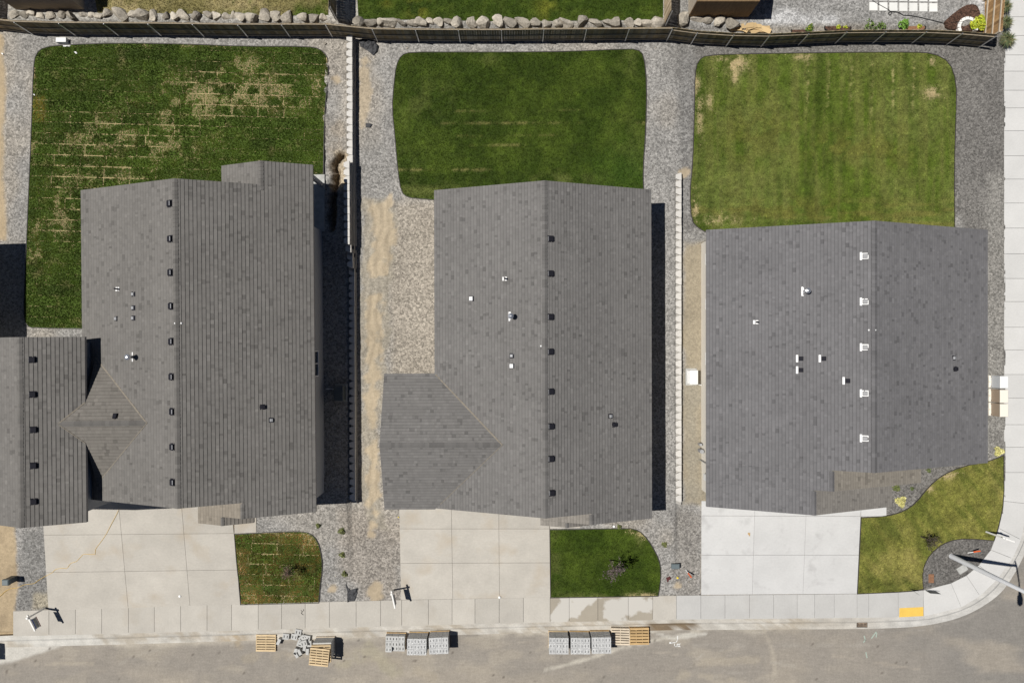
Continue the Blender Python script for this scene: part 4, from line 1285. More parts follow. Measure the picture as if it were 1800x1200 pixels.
# --- middle house with the side wing
House.expo = .17
h2 = House('house', (1.7, 0, Z2), math.radians(.15), 'grey shingled house with hipped side wing and two thirds width driveway', SG2, M['wall_taupe'])
h2.root['label'] = 'grey shingled house with low side wing whose gable ridge points at a sand strip'
p = .4; xl, xr_, ze = -4.205, 7.576, 3.1; xm = (xl + xr_) / 2; zr = ze + p * (xm - xl); yt, yb = 8.226, -9.04
h2.plane('L', (xl, yt, ze), (1, 0), p, [(xl, yb), (xm, yb), (xm, yt), (xl, yt)])
h2.plane('R', (xr_, yb, ze), (-1, 0), p, [(xm, yb), (xr_, yb), (xr_, yt), (xm, yt)])
h2.ridge((xm, yb, zr), (xm, yt, zr), (-1, 0), (1, 0), p, p)
wt, wb_, wx = -1.73, -9.09, -6.95; wy = (wt + wb_) / 2; wzr = ze + p * (wt - wy); vx = xl + (wzr - ze) / p
h2.plane('WN', (0, wt, ze), (0, -1), p, [(wx, wy), (vx, wy), (xl, wt), (wx, wt)])
h2.plane('WS', (0, wb_, ze), (0, 1), p, [(wx, wb_), (xl, wb_), (vx, wy), (wx, wy)])
h2.ridge((wx, wy, wzr), (vx, wy, wzr), (0, 1), (0, -1), p, p)
h2.valley((vx, wy, wzr), (xl + .05, wt - .05, ze), w=.04); h2.valley((vx, wy, wzr), (xl + .3, wb_ + .3, ze + .12), w=.015)
xA = 4.15; zA = ze + p * (xr_ - xA); yA = -9.62; xAl = 1.51
h2.plane('R3', (xr_, yb, ze), (-1, 0), p, [(xA, yA), (xr_, yA), (xr_, yb - .004), (xA, yb - .004)])
T2 = (.23, .213, .19)
h2.plane('AL', (xAl, yb, zA - p * (xA - xAl)), (1, 0), p, [(xAl, yA), (xA, yA), (xA, yb + .5), (xAl, yb + .5)], T2)
xB = 2.9; zB = zA - p * (xA - xB); yB = -9.90
h2.plane('BL', (xAl, yb, zA - p * (xA - xAl)), (1, 0), p, [(xAl, yB), (xB, yB), (xB, yA - .004), (xAl, yA - .004)], T2)
h2.plane('BR', (4.2, yb, zB - p * (4.2 - xB)), (-1, 0), p, [(xB, yB), (4.2, yB), (4.2, yA + .6), (xB, yA + .6)], (.19, .175, .16))
h2.ridge((xA, yA, zA), (xA, yb - .05, zA), (-1, 0), (1, 0), p, p, w=.12)
h2.ridge((xB, yB, zB), (xB, yA - .03, zB), (-1, 0), (1, 0), p, p, w=.10)
zb = -.3
h2.gable_walls(xl + .4, xr_ - .4, yb + .4, yt - .4, zb, ze + p * .4 - g, xm, zr - g)
h2.gable_walls(wb_ + .4, wt - .4, wx + .35, xl + .8, zb, ze + p * .4 - g - .01, wy, wzr - g - .01, axis='X')
h2.gable_walls(3.2, xr_ - .42, yA + .4, yb + .6, zb, ze + p * .3 - g, 4.9, zA - g - .3)
h2.finish()
h2.garage_door(-6.2, -1.4, .3, 2.2, wb_ + .4)
h2.garage_door(-.9, 1.3, .3, 2.2, yb + .4)
h2.front_door(2.6, .3, yb + .4)
h2.window('S', 4.9, 6.5, 1.2, 2.5, yA + .4)
h2.window('E', 3, 4.4, 1.4, 2.5, xr_ - .4); h2.window('E', -3.4, -2, 1.4, 2.5, xr_ - .4)
h2.window('W', 1.5, 3, 1.4, 2.5, xl + .4); h2.window('N', -1.5, .3, 1.2, 2.5, yt - .4)
for a, b in ((968, 420), (968, 481), (968, 557), (968, 618), (968.5, 688), (969, 749), (969, 806), (970, 866)): h2.vent('R', a, b, 'slant_r')
h2.vent('L', 888, 490, 'pipe'); h2.vent('L', 829, 525, 'square'); h2.vent('L', 898, 556, 'flue')
h2.vent('L', 900, 625, 'small'); h2.vent('L', 900, 643, 'square')
h2.vent('R', 1073, 731, 'small'); h2.vent('R', 1080, 746, 'dark')
h2.vent('L', 951, 608, 'knob')

# --- corner house with the stepped front
h3 = House('house', (18.4, 0, Z3), 0, 'wide grey corner house with white roof vents and two stepped front gables', SG3, M['wall_cream'])
xl, xr_, ze = 10.68, 26.10, 2.7; xm = (xl + xr_) / 2; zr = ze + p * (xm - xl); yt, yb = 6.12, -6.66
xA, yA = 16.56, -7.75; zA = ze + p * (xA - xl)
xB, yB = 15.76, -9.06; zB = ze + p * (xB - xl)
h3.plane('L', (xl, yt, ze), (1, 0), p, [(xl, yb), (xm, yb), (xm, yt), (xl, yt)])
h3.plane('L2', (xl, yt, ze), (1, 0), p, [(xl, yA), (xA, yA), (xA, yb - .003), (xl, yb - .003)])
h3.plane('L3', (xl, yt, ze), (1, 0), p, [(xl, yB), (xB, yB), (xB, yA - .003), (xl, yA - .003)])
h3.plane('R', (xr_, yb, ze), (-1, 0), p, [(xm, yb), (xr_, yb), (xr_, yt), (xm, yt)])
h3.plane('AR', (xA + (zA - ze) / p, yA, ze), (-1, 0), p, [(xA, yA), (xA + (zA - ze) / p, yA), (xA + (zA - ze) / p, yb + .5), (xA, yb + .5)], (.225, .205, .176))
h3.plane('BR', (xB + (zB - ze) / p, yB, ze), (-1, 0), p, [(xB, yB), (xB + (zB - ze) / p, yB), (xB + (zB - ze) / p, yA + .5), (xB, yA + .5)], (.205, .192, .175))
h3.ridge((xm, yb, zr), (xm, yt, zr), (-1, 0), (1, 0), p, p)
h3.ridge((xA, yA, zA), (xA, yb - .05, zA), (-1, 0), (1, 0), p, p, w=.13)
h3.ridge((xB, yB, zB), (xB, yA - .05, zB), (-1, 0), (1, 0), p, p, w=.13)
h3.gable_walls(xl + .4, xr_ - .4, yb + .4, yt - .4, -.3, ze + p * .4 - g, xm, zr - g)
h3.gable_walls(xl + .41, xA + (zA - ze) / p - .4, yA + .4, yb + .6, -.3, ze + p * .4 - g - .01, xA, zA - g - .01)
h3.gable_walls(xl + .42, xB + (zB - ze) / p - .4, yB + .4, yA + .6, -.3, ze + p * .4 - g - .02, xB, zB - g - .02)
h3.finish()
h3.garage_door(12, 16.9, .03, 2.2, yB + .4)
h3.front_door(19.2, .03, yB + .4)
h3.window('S', 23, 24.6, 1, 2.3, yb + .4)
for a, b in ((4.42, 4.92), (1.9, 2.35), (-1.25, -.7)): h3.window('W', a, b, 1.2, 2.2, xl + .4)
h3.window('N', 13, 14.6, 1, 2.3, yt - .4); h3.window('N', 21, 23, .3, 2.3, yt - .4)
mt = MB(); mt.cbox(xl + .22, xl + .41, -7.85, -7.5, 1.2, 1.75, .02); h3.shift(mt).build('meter_box', M['white'], h3.root)
mt = MB(); mt.tube([(xl + .30, -6.9, 1.5), (xl + .30, -6.9, .0)], .03, 8); mt.tube([(xl + .2, -6.3, .4), (xl + .2, -6.3, .95)], .12, 10); mt.tube([(xl + .2, -5.95, .3), (xl + .2, -5.95, .7)], .08, 10)
mt.tube([(xl + .2, -6.3, .7), (xl + .41, -6.3, .7)], .04, 8); mt.tube([(xl + .2, -5.95, .5), (xl + .41, -5.95, .5)], .03, 8)
mt.tube([(xl + .2, -6.3, .5), (xl + .2, -6.3, -.1)], .025, 8); mt.tube([(xl + .2, -5.95, .4), (xl + .2, -5.95, -.1)], .025, 8)
h3.shift(mt).build('gas_meter', M['galv_dull'], h3.root)
for b in (450, 530, 610, 691, 770): h3.vent('L', 1519, b, 'white')
h3.vent('L', 1413, 512, 'flue'); h3.vent('L', 1329, 566, 'pipe')
for a, b in ((1406, 630), (1406, 650), (1446, 630), (1488, 669)): h3.vent('L', a, b, 'flange_dark')
h3.vent('R', 1676, 629, 'small'); h3.vent('R', 1679, 648, 'dark')
h3.vent('L', 1527, 580, 'knob'); h3.vent('R', 1538.5, 580, 'knob')

# --- neighbour beyond the left edge (its shadow reaches into view)
h0 = House('house', (-34, -1, Z1), 0, 'grey shingled house next to the tall garage wing on bare dirt', SG1, M['wall_grey'])
xl, xr_, ze, yt, yb = -40, -29.35, 3.45, 5.85, -8.0; xm = (xl + xr_) / 2; zr = ze + p * (xm - xl)
h0.plane('L', (xl, yt, ze), (1, 0), p, [(xl, yb), (xm, yb), (xm, yt), (xl, yt)])
h0.plane('R', (xr_, yb, ze), (-1, 0), p, [(xm, yb), (xr_, yb), (xr_, yt), (xm, yt)])
h0.ridge((xm, yb, zr), (xm, yt, zr), (-1, 0), (1, 0), p, p)
h0.gable_walls(xl + .4, xr_ - .4, yb + .4, yt - .4, -.3, ze + p * .4 - g, xm, zr - g)
h0.finish()
h0.window('E', 1, 2.4, 1.7, 2.8, xr_ - .4)

# concrete patio slab under the rear gable
pt = MB()
x0, y0, _ = Ug(571, 411); x1, y1, _ = Ug(569, 307)
pt.prism([(-15.6, 6.34), (x0, 6.34), (x0, y1), (-15.6, y1)], Z1 - .1, Z1 + .06, .008)
tag(pt.build('patio', M['concpad']), kind='structure')

# ------------------------------------------------------------------ retaining walls
def block_mesh(name, mat, L=.43, D=.33, Hh=.2, hole=False):
    mb = MB()
    f = L / 2 - .006; r = L / 2 - .10; hh = Hh - .006
    pl = [(0, -f), (0, f), (-.10, f), (-D, r), (-D, -r), (-.10, -f)]
    mb.prism(pl, 0, hh, .008)
    return mb.mesh(name, mat)
BM_CAP = block_mesh('cap_block', M['cap']); BM_FACE = block_mesh('block', M['blockface'])
def retaining_wall(name, label, xa, ya, xb, yb, zbase, ncourse, bat=.045, Hh=.2, pitch=.43):
    root = empty(name, (xa, (ya + yb) / 2, zbase)); tag(root, label, 'retaining wall')
    n = int(abs(yb - ya) / pitch)
    R = random.Random(5)
    for i in range(n):
        t = (i + .5) / n
        x = xa + (xb - xa) * t; y = ya + (yb - ya) * t
        nc = ncourse(y)
        for k in range(nc):
            top = k == nc - 1
            o = bpy.data.objects.new('cap_block' if top else 'block', BM_CAP if top else BM_FACE)
            o.location = (x - k * bat + R.uniform(-.006, .006) - root.location.x, y + (0 if k % 2 == nc % 2 else pitch / 2) - root.location.y, k * Hh)
            o.rotation_euler = (0, 0, R.uniform(-.02, .02))
            link(o, root)
    return root
def Yp(py, z=.3): return U(0, py, z)[1]
def nc1(y):
    if y > Yp(284, 1.2): return 3
    if y > Yp(436, 1.2): return 5
    if y > Yp(455, 1.1): return 4
    if y > Yp(476, .9): return 3
    return 2
retaining_wall('retaining_wall', 'long stepped pale block retaining wall between tall garage house and sand strip', -9.08, Yp(67, .9), -8.98, Yp(884), .30, nc1)
retaining_wall('retaining_wall', 'low pale block retaining wall with notched caps beside the cream walled corner house', 9.87, Yp(310, .4), 9.87, Yp(889, .4), -.01, lambda y: 2, bat=.03, pitch=.43)

# ------------------------------------------------------------------ fences
def fence(name, label, pts, h, side, post_mat, rail_mat, cols, post_r=.035, steel=True, rails=(.25, .85, 1.5), top_over=.05):
    """pts: base points (x, y, z) of the posts in order; side +1 puts posts and rails to the left of the run"""
    root = empty(name, pts[0]); tag(root, label, 'fence')
    o0 = Vector(pts[0]); R = random.Random(len(pts) * 3 + 1)
    for i, p in enumerate(pts):
        p = Vector(p)
        q = Vector(pts[min(i + 1, len(pts) - 1)]) - Vector(pts[max(i - 1, 0)]); d = Vector((q.x, q.y, 0)).normalized(); nn = Vector((-d.y, d.x, 0)) * side
        c = p + nn * .085
        mb = MB()
        if steel:
            mb.tube([c + Vector((0, 0, -.15)), c + Vector((0, 0, h - .02)), c + Vector((0, 0, h + .01))], [post_r, post_r, post_r * .4], 10)
        else:
            mb.box(c.x - .045, c.x + .045, c.y - .045, c.y + .045, c.z - .15, c.z + h)
        mb.v = [(a - o0.x, b - o0.y, e - o0.z) for a, b, e in mb.v]
        mb.build('post', post_mat, root)
    for bi, (a, b) in enumerate(zip(pts[:-1], pts[1:])):
        a = Vector(a); b = Vector(b); d = b - a; L = math.hypot(d.x, d.y); dh = Vector((d.x, d.y, 0)) / L; nn = Vector((-dh.y, dh.x, 0)) * side
        for rz_ in (rails(bi) if callable(rails) else rails):
            mb = MB()
            A = a + nn * .035 + Vector((0, 0, rz_)) + dh * .005; B = b + nn * .035 + Vector((0, 0, rz_)) - dh * .005
            w = nn * .022; u = Vector((0, 0, .042))
            vs = [A - w - u, A + w - u, A + w + u, A - w + u, B - w - u, B + w - u, B + w + u, B - w + u]
            mb.quads([v - o0 for v in vs], [(0, 1, 2, 3), (7, 6, 5, 4), (0, 4, 5, 1), (1, 5, 6, 2), (2, 6, 7, 3), (3, 7, 4, 0)])
            mb.build('rail', rail_mat, root)
        n = max(1, int(L / .142)); bw = L / n
        mb = MB()
        for k in range(n):
            P = a + d * ((k + .5) / n) - nn * .0
            wv = dh * (bw / 2 - .004); tv = nn * .010; hh = h + top_over + R.uniform(-.012, .012)
            base_c = cols[R.randrange(len(cols))]
            col = tuple(np.array(base_c) * R.uniform(.75, 1.25))
            b0 = len(mb.v)
            vs = []
            for zz in (.03, hh):
                for s1, s2 in ((-1, -1), (1, -1), (1, 1), (-1, 1)):
                    vs.append(P + wv * s1 + tv * s2 + Vector((0, 0, zz)) - o0)
            fs = [(3, 2, 1, 0), (4, 5, 6, 7), (0, 1, 5, 4), (1, 2, 6, 5), (2, 3, 7, 6), (3, 0, 4, 7)]
            mb.quads(vs, fs); mb.c.extend([col] * 8)
        o = mb.build('fence_boards', M['board'], root); o['kind'] = 'stuff'
    return root
FH = 1.64
tops = [(-55, 28), (25, 37), (103, 39), (182, 39.5), (260, 40), (338, 41), (418, 42), (495, 42), (572.5, 42), (654.5, 50), (730.5, 51), (805.7, 51.5), (881.6, 51.5), (956, 50.5), (1031, 50), (1106, 49.5), (1182, 49), (1226.5, 55), (1290.5, 59), (1353.8, 60), (1422, 57), (1489, 54), (1558, 53.5), (1629.3, 53.5), (1693, 56), (1752, 61)]
fp = []
for a, b in tops:
    x, y, z = Ug(a, b, FH); fp.append((x, y, z - FH))
WD = [(.31, .24, .14), (.26, .20, .115), (.34, .28, .185), (.23, .19, .13), (.30, .26, .19)]
fence('fence', 'long weathered board fence with steel posts running behind the three back lawns', fp, FH, -1, M['galv'], M['rail'], WD, rails=lambda i: (.20, .83, 1.62) if i < 16 else (.20, .76, 1.40))
WT = [(.46, .36, .24), (.40, .31, .20), (.50, .40, .28)]
WO = [(.36, .22, .105), (.31, .185, .085), (.40, .26, .13)]
def nfence(px, py, label, side, cols, rails, rail_mat, ny=3, gap=2.4, steel=True):
    x, y, z = Ug(px, py)
    pts = [(x, y + i * gap, gz(x, y + i * gap + .6)) for i in range(ny)]
    fence('fence', label, pts, 1.8, side, M['galv'] if steel else rail_mat, rail_mat, cols, rails=rails, steel=steel)
nfence(592, 39, 'weathered fence running away from the long fence beside the half dead lawn', -1, WD, (.25, 1.65), M['rail'])
nfence(1166.5, 46, 'pale tan fence running away from the long fence beside the wooden shed', -1, WT, (.25, 1.65), M['rail_pale'])
nfence(-14, 33, 'dark weathered fence beside the brown building near the boulder row end', -1, WD, (.25, 1.65), M['rail'])
nfence(1725, 78, 'orange stained fence with pale rails next to the clumps of ornamental grass', 1, WO, (.35, 1.0, 1.62), M['rail_pale'], ny=4, steel=False)

# ------------------------------------------------------------------ boulders
def rock_mesh(seed):
    bm = bmesh.new(); bmesh.ops.create_icosphere(bm, subdivisions=2, radius=1)
    R = random.Random(seed)
    ax = [Vector((R.gauss(0, 1), R.gauss(0, 1), R.gauss(0, 1))).normalized() for _ in range(11)]
    cut = [R.uniform(.38, .8) for _ in ax]
    for v in bm.verts:
        p = v.co.copy()
        for a, c in zip(ax, cut):
            d = p.dot(a)
            if d > c: p -= a * (d - c) * .95
        v.co = p * (1 + R.uniform(-.05, .05))
    me = bpy.data.meshes.new('boulder'); bm.to_mesh(me); bm.free()
    me.materials.append(M['rock']); return me
RM = [rock_mesh(s) for s in range(7)]
RR = random.Random(11)
def boulder_row(x0, x1, yl, yr, label, group, sz=(.24, .44)):
    px = x0
    while px < x1:
        s = RR.uniform(*sz)
        py = yl + (yr - yl) * (px - x0) / (x1 - x0) + RR.uniform(-2, 2)
        x, y, z = Ug(px, py)
        o = bpy.data.objects.new('boulder', RM[RR.randrange(7)])
        o.location = (x, y, z + s * RR.uniform(-.05, .2)); o.scale = (s * RR.uniform(.9, 1.5), s * RR.uniform(.8, 1.1), s * RR.uniform(.7, 1.0)); o.rotation_euler = (RR.uniform(-.5, .5), RR.uniform(-.5, .5), RR.uniform(-.5, .5) + RR.choice((0, 3.14)))
        link(o); tag(o, label, 'boulder', group)
        px += s * 2 * 30 * RR.uniform(.7, 1.15)
boulder_row(26, 578, 26, 30, 'grey boulder in the row between the long fence and the half dead lawn', 'boulders along the half dead lawn')
boulder_row(628, 1166, 38, 41, 'grey boulder in the row between the long fence and the green fenced lawn', 'boulders along the green fenced lawn')
boulder_row(1200, 1320, 33, 45, 'grey boulder between the long fence and the wooden shed', 'boulders by the shed', sz=(.30, .44))

# ------------------------------------------------------------------ rear neighbours
# brown rendered outbuilding, roof out of view
nb = tag(empty('outbuilding', (*U(86, 10, .9), .9)), 'brown rendered outbuilding standing behind the boulders by the half dead lawn', 'building')
o0 = nb.location
x0, y0 = U(28, 17, .95); x1, _ = U(148, 17, .95)
mb = MB(); mb.box(x0, x1, y0, y0 + 5, .6, 3.3); mb.v = [(a - o0.x, b - o0.y, c - o0.z) for a, b, c in mb.v]
mb.build('wall', pmat('render_brown', (.42, .345, .26), rough=.9, noise=((2, .08), (20, .05))), nb)
mb = MB(); mb.prism([(x0 - .2, y0 + .3), (x1 + .15, y0 + .3), (x1 + .15, y0 + 5.3), (x0 - .2, y0 + 5.3)], 3.3, lambda x, y: 3.45 + .15 * (y - y0)); mb.v = [(a - o0.x, b - o0.y, c - o0.z) for a, b, c in mb.v]
mb.build('roof', M['fascia'], nb)
# wooden shed
sz_ = gz(12, 19)
sx0, sy0 = U(1210, 30, sz_); sx1, _ = U(1315, 30, sz_)
shd = tag(empty('shed', ((sx0 + sx1) / 2, sy0 + 1.5, sz_)), 'brown plank shed behind the boulders with scrap wood lying nearby', 'shed')
o0 = shd.location
mb = MB(); mb.box(sx0, sx1, sy0, sy0 + 3, sz_ - .1, sz_ + 2.05); mb.v = [(a - o0.x, b - o0.y, c - o0.z) for a, b, c in mb.v]
mb.build('wall', M['shed_wood'], shd)
nP = 24
for i in range(nP):
    a = sx0 + (sx1 - sx0) * i / nP; b = sx0 + (sx1 - sx0) * (i + 1) / nP
    q = MB(); q.box(a + .004 - o0.x, b - .004 - o0.x, sy0 - .022 - o0.y, sy0 + .01 - o0.y, -.05, 2.04); q.build('plank', M['shed_wood'], shd)
for i in range(14):
    a = sy0 + 3 * i / 14; b = sy0 + 3 * (i + 1) / 14
    q = MB(); q.box(sx0 - .022 - o0.x, sx0 + .01 - o0.x, a + .004 - o0.y, b - .004 - o0.y, -.05, 2.04); q.build('plank', M['rail_pale'], shd)  # west planks in a paler wood, sunlight put into their colour
mb = MB(); mb.prism([(sx0 - .05, sy0 + .02), (sx1 + .32, sy0 + .02), (sx1 + .32, sy0 + 3.2), (sx0 - .05, sy0 + 3.2)], lambda x, y: sz_ + 2.06 + .25 * (y - sy0), lambda x, y: sz_ + 2.16 + .25 * (y - sy0)); mb.v = [(a - o0.x, b - o0.y, c - o0.z) for a, b, c in mb.v]
mb.build('roof', M['galv_dull'], shd)
# scrap timber
R = random.Random(3)
for i in range(11):
    x, y, z = Ug(R.uniform(1292, 1342), R.uniform(46, 54))
    mb = MB(); l, w = R.uniform(.25, .6), R.uniform(.06, .16); mb.box(-l, l, -w, w, 0, .04)
    o = mb.build('scrap_board', M['scrap']); o.location = (x, y, z + .02 + i * .012); o.rotation_euler = (R.uniform(-.06, .06), R.uniform(-.06, .06), R.uniform(-.5, .5))
    tag(o, 'offcut of pale timber dumped between the shed and the long fence', 'board', 'timber offcuts by the shed')
# white pavers
pv = tag(empty('paver_patio'), kind='structure')
PMESH = MB().prism([(-.235, -.245), (.235, -.245), (.235, .245), (-.235, .245)], -.03, .045, .01).mesh('paver', pmat('paver_white', (.72, .72, .69), rough=.85, noise=((3, .05),), rand=.04))
for i in range(7):
    for j in range(4):
        x, y, z = Ug(1535 + i * 17.55, 12 - j * 17.6 + i * .35)
        o = bpy.data.objects.new('paver', PMESH); o.location = (x, y, z); link(o, pv)
# mulch bed with a ring of blocks
mpx = [(525, 365), (560, 320), (700, 200), (850, 100), (960, 80), (1040, 100), (1090, 210), (1100, 520), (720, 490), (545, 470)]
mp = smooth_poly(G2([(1600 + a / 9, b / 9) for a, b in mpx]), 1)
mb = MB().prism(mp, lambda x, y: gz(x, y) - .05, lambda x, y: gz(x, y) + .13, .02)
tag(mb.build('mulch_bed', M['mulch']), kind='structure')
cx, cy_, cz_ = Ug(1698, 50)
ring = tag(empty('stone_ring', (cx, cy_, cz_)), 'half ring of white edging blocks in the brown mulch bed', 'garden edging')
for k in range(9):
    a = math.radians(-10 + k * 26); 
    mb = MB(); m_ = Matrix.Translation((math.cos(a) * .5, math.sin(a) * .5, 0)) @ Matrix.Rotation(a, 4, 'Z')
    mb.cbox(-.09, .09, -.105, .105, -.02, .23, .015, m_); mb.build('edging_block', M['white_pvc'], ring)

def leaf_clump(name, label, cat, px, py, r, h, n, cols, ls=.07, grassy=False, group=None, stem=True):
    x, y, z = Ug(px, py)
    root = tag(empty(name, (x, y, z - .01)), label, cat, group)
    R = random.Random(int(px * 7 + py))
    mb = MB()
    for i in range(n):
        t = R.random() * 6.283; u = math.sqrt(R.random())
        if grassy:
            l = h * R.uniform(.7, 1.2); o_ = r * R.uniform(.5, 1.25)
            b0 = Vector((math.cos(t) * .08 * u, math.sin(t) * .08 * u, 0)); mid = Vector((math.cos(t) * o_ * .45, math.sin(t) * o_ * .45, l * .8)); tip = Vector((math.cos(t) * o_, math.sin(t) * o_, l * R.uniform(.5, .95)))
            sd = Vector((-math.sin(t), math.cos(t), 0)) * ls * .25
            c = tuple(np.array(cols[R.randrange(len(cols))]) * R.uniform(.7, 1.3))
            mb.poly([b0 - sd, b0 + sd, mid + sd, mid - sd], c); mb.poly([mid - sd, mid + sd, tip], c)
        else:
            rr = r * u * (1 + .25 * math.sin(3 * t + px)); zz = h * (1 - .75 * u * u) * R.uniform(.25, 1.05)
            c0 = Vector((math.cos(t) * rr, math.sin(t) * rr, zz))
            d = Vector((R.gauss(0, 1), R.gauss(0, 1), R.gauss(0, .5))).normalized(); e = d.cross(Vector((R.gauss(0, .4), R.gauss(0, .4), 1))).normalized()
            l = ls * R.uniform(.6, 1.3)
            c = tuple(np.array(cols[R.randrange(len(cols))]) * R.uniform(.65, 1.35))
            mb.poly([c0 - d * l, c0 + e * l * .45, c0 + d * l, c0 - e * l * .45], c)
    mb.build('foliage', M['leaf'], root)
    if stem and not grassy:
        sb = MB()
        for k in range(5):
            t = R.random() * 6.283
            sb.tube([(0, 0, -.03), (math.cos(t) * r * .3, math.sin(t) * r * .3, h * .4), (math.cos(t) * r * .6, math.sin(t) * r * .6, h * .75)], [.015, .01, .004], 5)
        sb.build('stem', M['bark'], root)
    return root
GR = [(.10, .16, .03), (.13, .20, .04), (.07, .12, .03)]
YG = [(.42, .46, .03), (.50, .52, .05), (.30, .38, .03)]
YE = [(.52, .48, .17), (.44, .42, .14), (.60, .56, .26)]
OG = [(.10, .13, .055), (.14, .16, .07), (.075, .105, .05), (.22, .20, .10)]
leaf_clump('shrub', 'bright yellow green shrub beside the half ring of white blocks', 'shrub', 1719, 42, .40, .45, 420, YG, .085)
leaf_clump('ornamental_grass', 'green ornamental grass clump at the end of the orange fence', 'ornamental grass', 1764, 74, .48, .55, 420, OG, .06, True)
leaf_clump('ornamental_grass', 'ornamental grass clump outside the orange fence, second from its end', 'ornamental grass', 1763, 43, .38, .5, 300, OG, .06, True)
leaf_clump('ornamental_grass', 'ornamental grass clump outside the orange fence, third from its end', 'ornamental grass', 1762, 16, .38, .5, 300, OG, .06, True)
leaf_clump('ornamental_grass', 'ornamental grass clump outside the orange fence, fourth from its end', 'ornamental grass', 1762, -10, .38, .5, 300, OG, .06, True)
# planted beds behind the fence
for k, (a, b, w_, lab) in enumerate(((1404, 55, 14, 'dark rimmed planting bed with one bushy green plant behind the fence'), (1472, 49, 24, 'oval dark rimmed planting bed with two young plants behind the fence'), (1605, 49, 22, 'brown planting bed between two green plants behind the fence'))):
    x, y, z = Ug(a, b); rt = tag(empty('planting_bed', (x, y, z)), lab, 'planting bed')
    ov = [(math.cos(t) * w_ / 31, math.sin(t) * .27) for t in np.linspace(0, 2 * math.pi, 24, endpoint=False)]
    MB().prism(ov, -.04, .05).build('soil', M['mulch'] if k != 2 else M['rust'], rt)
    rim = MB(); rim.tube([(*p_, .05) for p_ in ov] + [(*ov[0], .05)], .035, 6, cap=False); rim.build('rim', M['hose'], rt)
leaf_clump('plant', 'bushy light green plant in the first dark rimmed bed by the fence', 'plant', 1423, 50, .22, .3, 110, GR + YG[:1], .07)
leaf_clump('plant', 'young light green plant in the oval dark rimmed bed, nearer the shed', 'plant', 1473, 48, .11, .2, 50, YG, .06)
leaf_clump('plant', 'young light green plant in the oval dark rimmed bed, nearer the white pavers', 'plant', 1486, 48, .10, .2, 46, YG, .06)
leaf_clump('plant', 'wide grey green plant growing against the fence between two beds', 'plant', 1529, 46, .34, .3, 130, GR, .06)
leaf_clump('plant', 'narrow grey green plant growing against the fence below the white pavers', 'plant', 1548, 46, .26, .3, 110, GR, .06)
leaf_clump('plant', 'leafy mid green plant beside the brown planting bed', 'plant', 1588, 44, .27, .42, 160, [(.12, .24, .03), (.16, .30, .05)], .08)
leaf_clump('plant', 'small lime green plant at the far end of the brown planting bed', 'plant', 1616, 47, .12, .2, 50, YG, .06)
# black hose over the pavers
pts = [Ug(a, b, .06) for a, b in ((1527, -6), (1538, 4), (1552, 12), (1563, 18), (1568, 23), (1564, 27), (1561, 23), (1567, 20), (1580, 22), (1588, 27), (1600, 27.5), (1620, 31), (1640, 36), (1660, 41), (1680, 39), (1694, 38))]
mb = MB(); mb.tube(pts, .016, 6); tag(mb.build('garden_hose', M['hose']), 'thin black garden hose looping over the white pavers', 'hose')

# ------------------------------------------------------------------ shrubs and saplings in front
for a, b, r_, lab in ((559.5, 923, .12, 'tiny dark green plant in gravel closest to the tall garage house wall'), (601, 933, .17, 'small spiky plant in the gravel, first of the row of three'), (601.5, 974, .15, 'small spiky plant in the gravel, second of the row of three'), (606, 1008, .15, 'small spiky plant in the gravel above the black fabric scrap'),
                      (1168, 956, .14, 'small green plant in gravel above the grey utility box'), (1088, 925, .10, 'tiny green plant between the porch and the dark front lawn'), (1163, 1001, .0, '')):
    if r_: leaf_clump('plant', lab, 'plant', a, b, r_, .2, int(260 * r_ * 2.4), [(.13, .15, .05), (.17, .18, .06), (.09, .10, .04)], .07)
leaf_clump('shrub', 'dark green shrub in the stone bed against the lower front gable', 'shrub', 1575, 857, .20, .25, 130, [(.10, .13, .04), (.14, .16, .05)], .06)
leaf_clump('shrub', 'small dark shrub in the middle of the stone bed by the stepped gables', 'shrub', 1602.6, 858, .10, .18, 60, [(.09, .12, .04)], .05)
leaf_clump('shrub', 'small dark shrub at the narrow upper end of the stone bed', 'shrub', 1632, 827, .13, .18, 80, [(.09, .12, .04), (.12, .14, .04)], .05)
leaf_clump('shrub', 'pale yellow shrub in the stone bed beside the corner driveway', 'shrub', 1582.6, 881, .29, .28, 300, YE, .065)
leaf_clump('shrub', 'pale yellow shrub at the pavement by the storage bins', 'shrub', 1754.6, 793, .25, .28, 260, YE, .065)

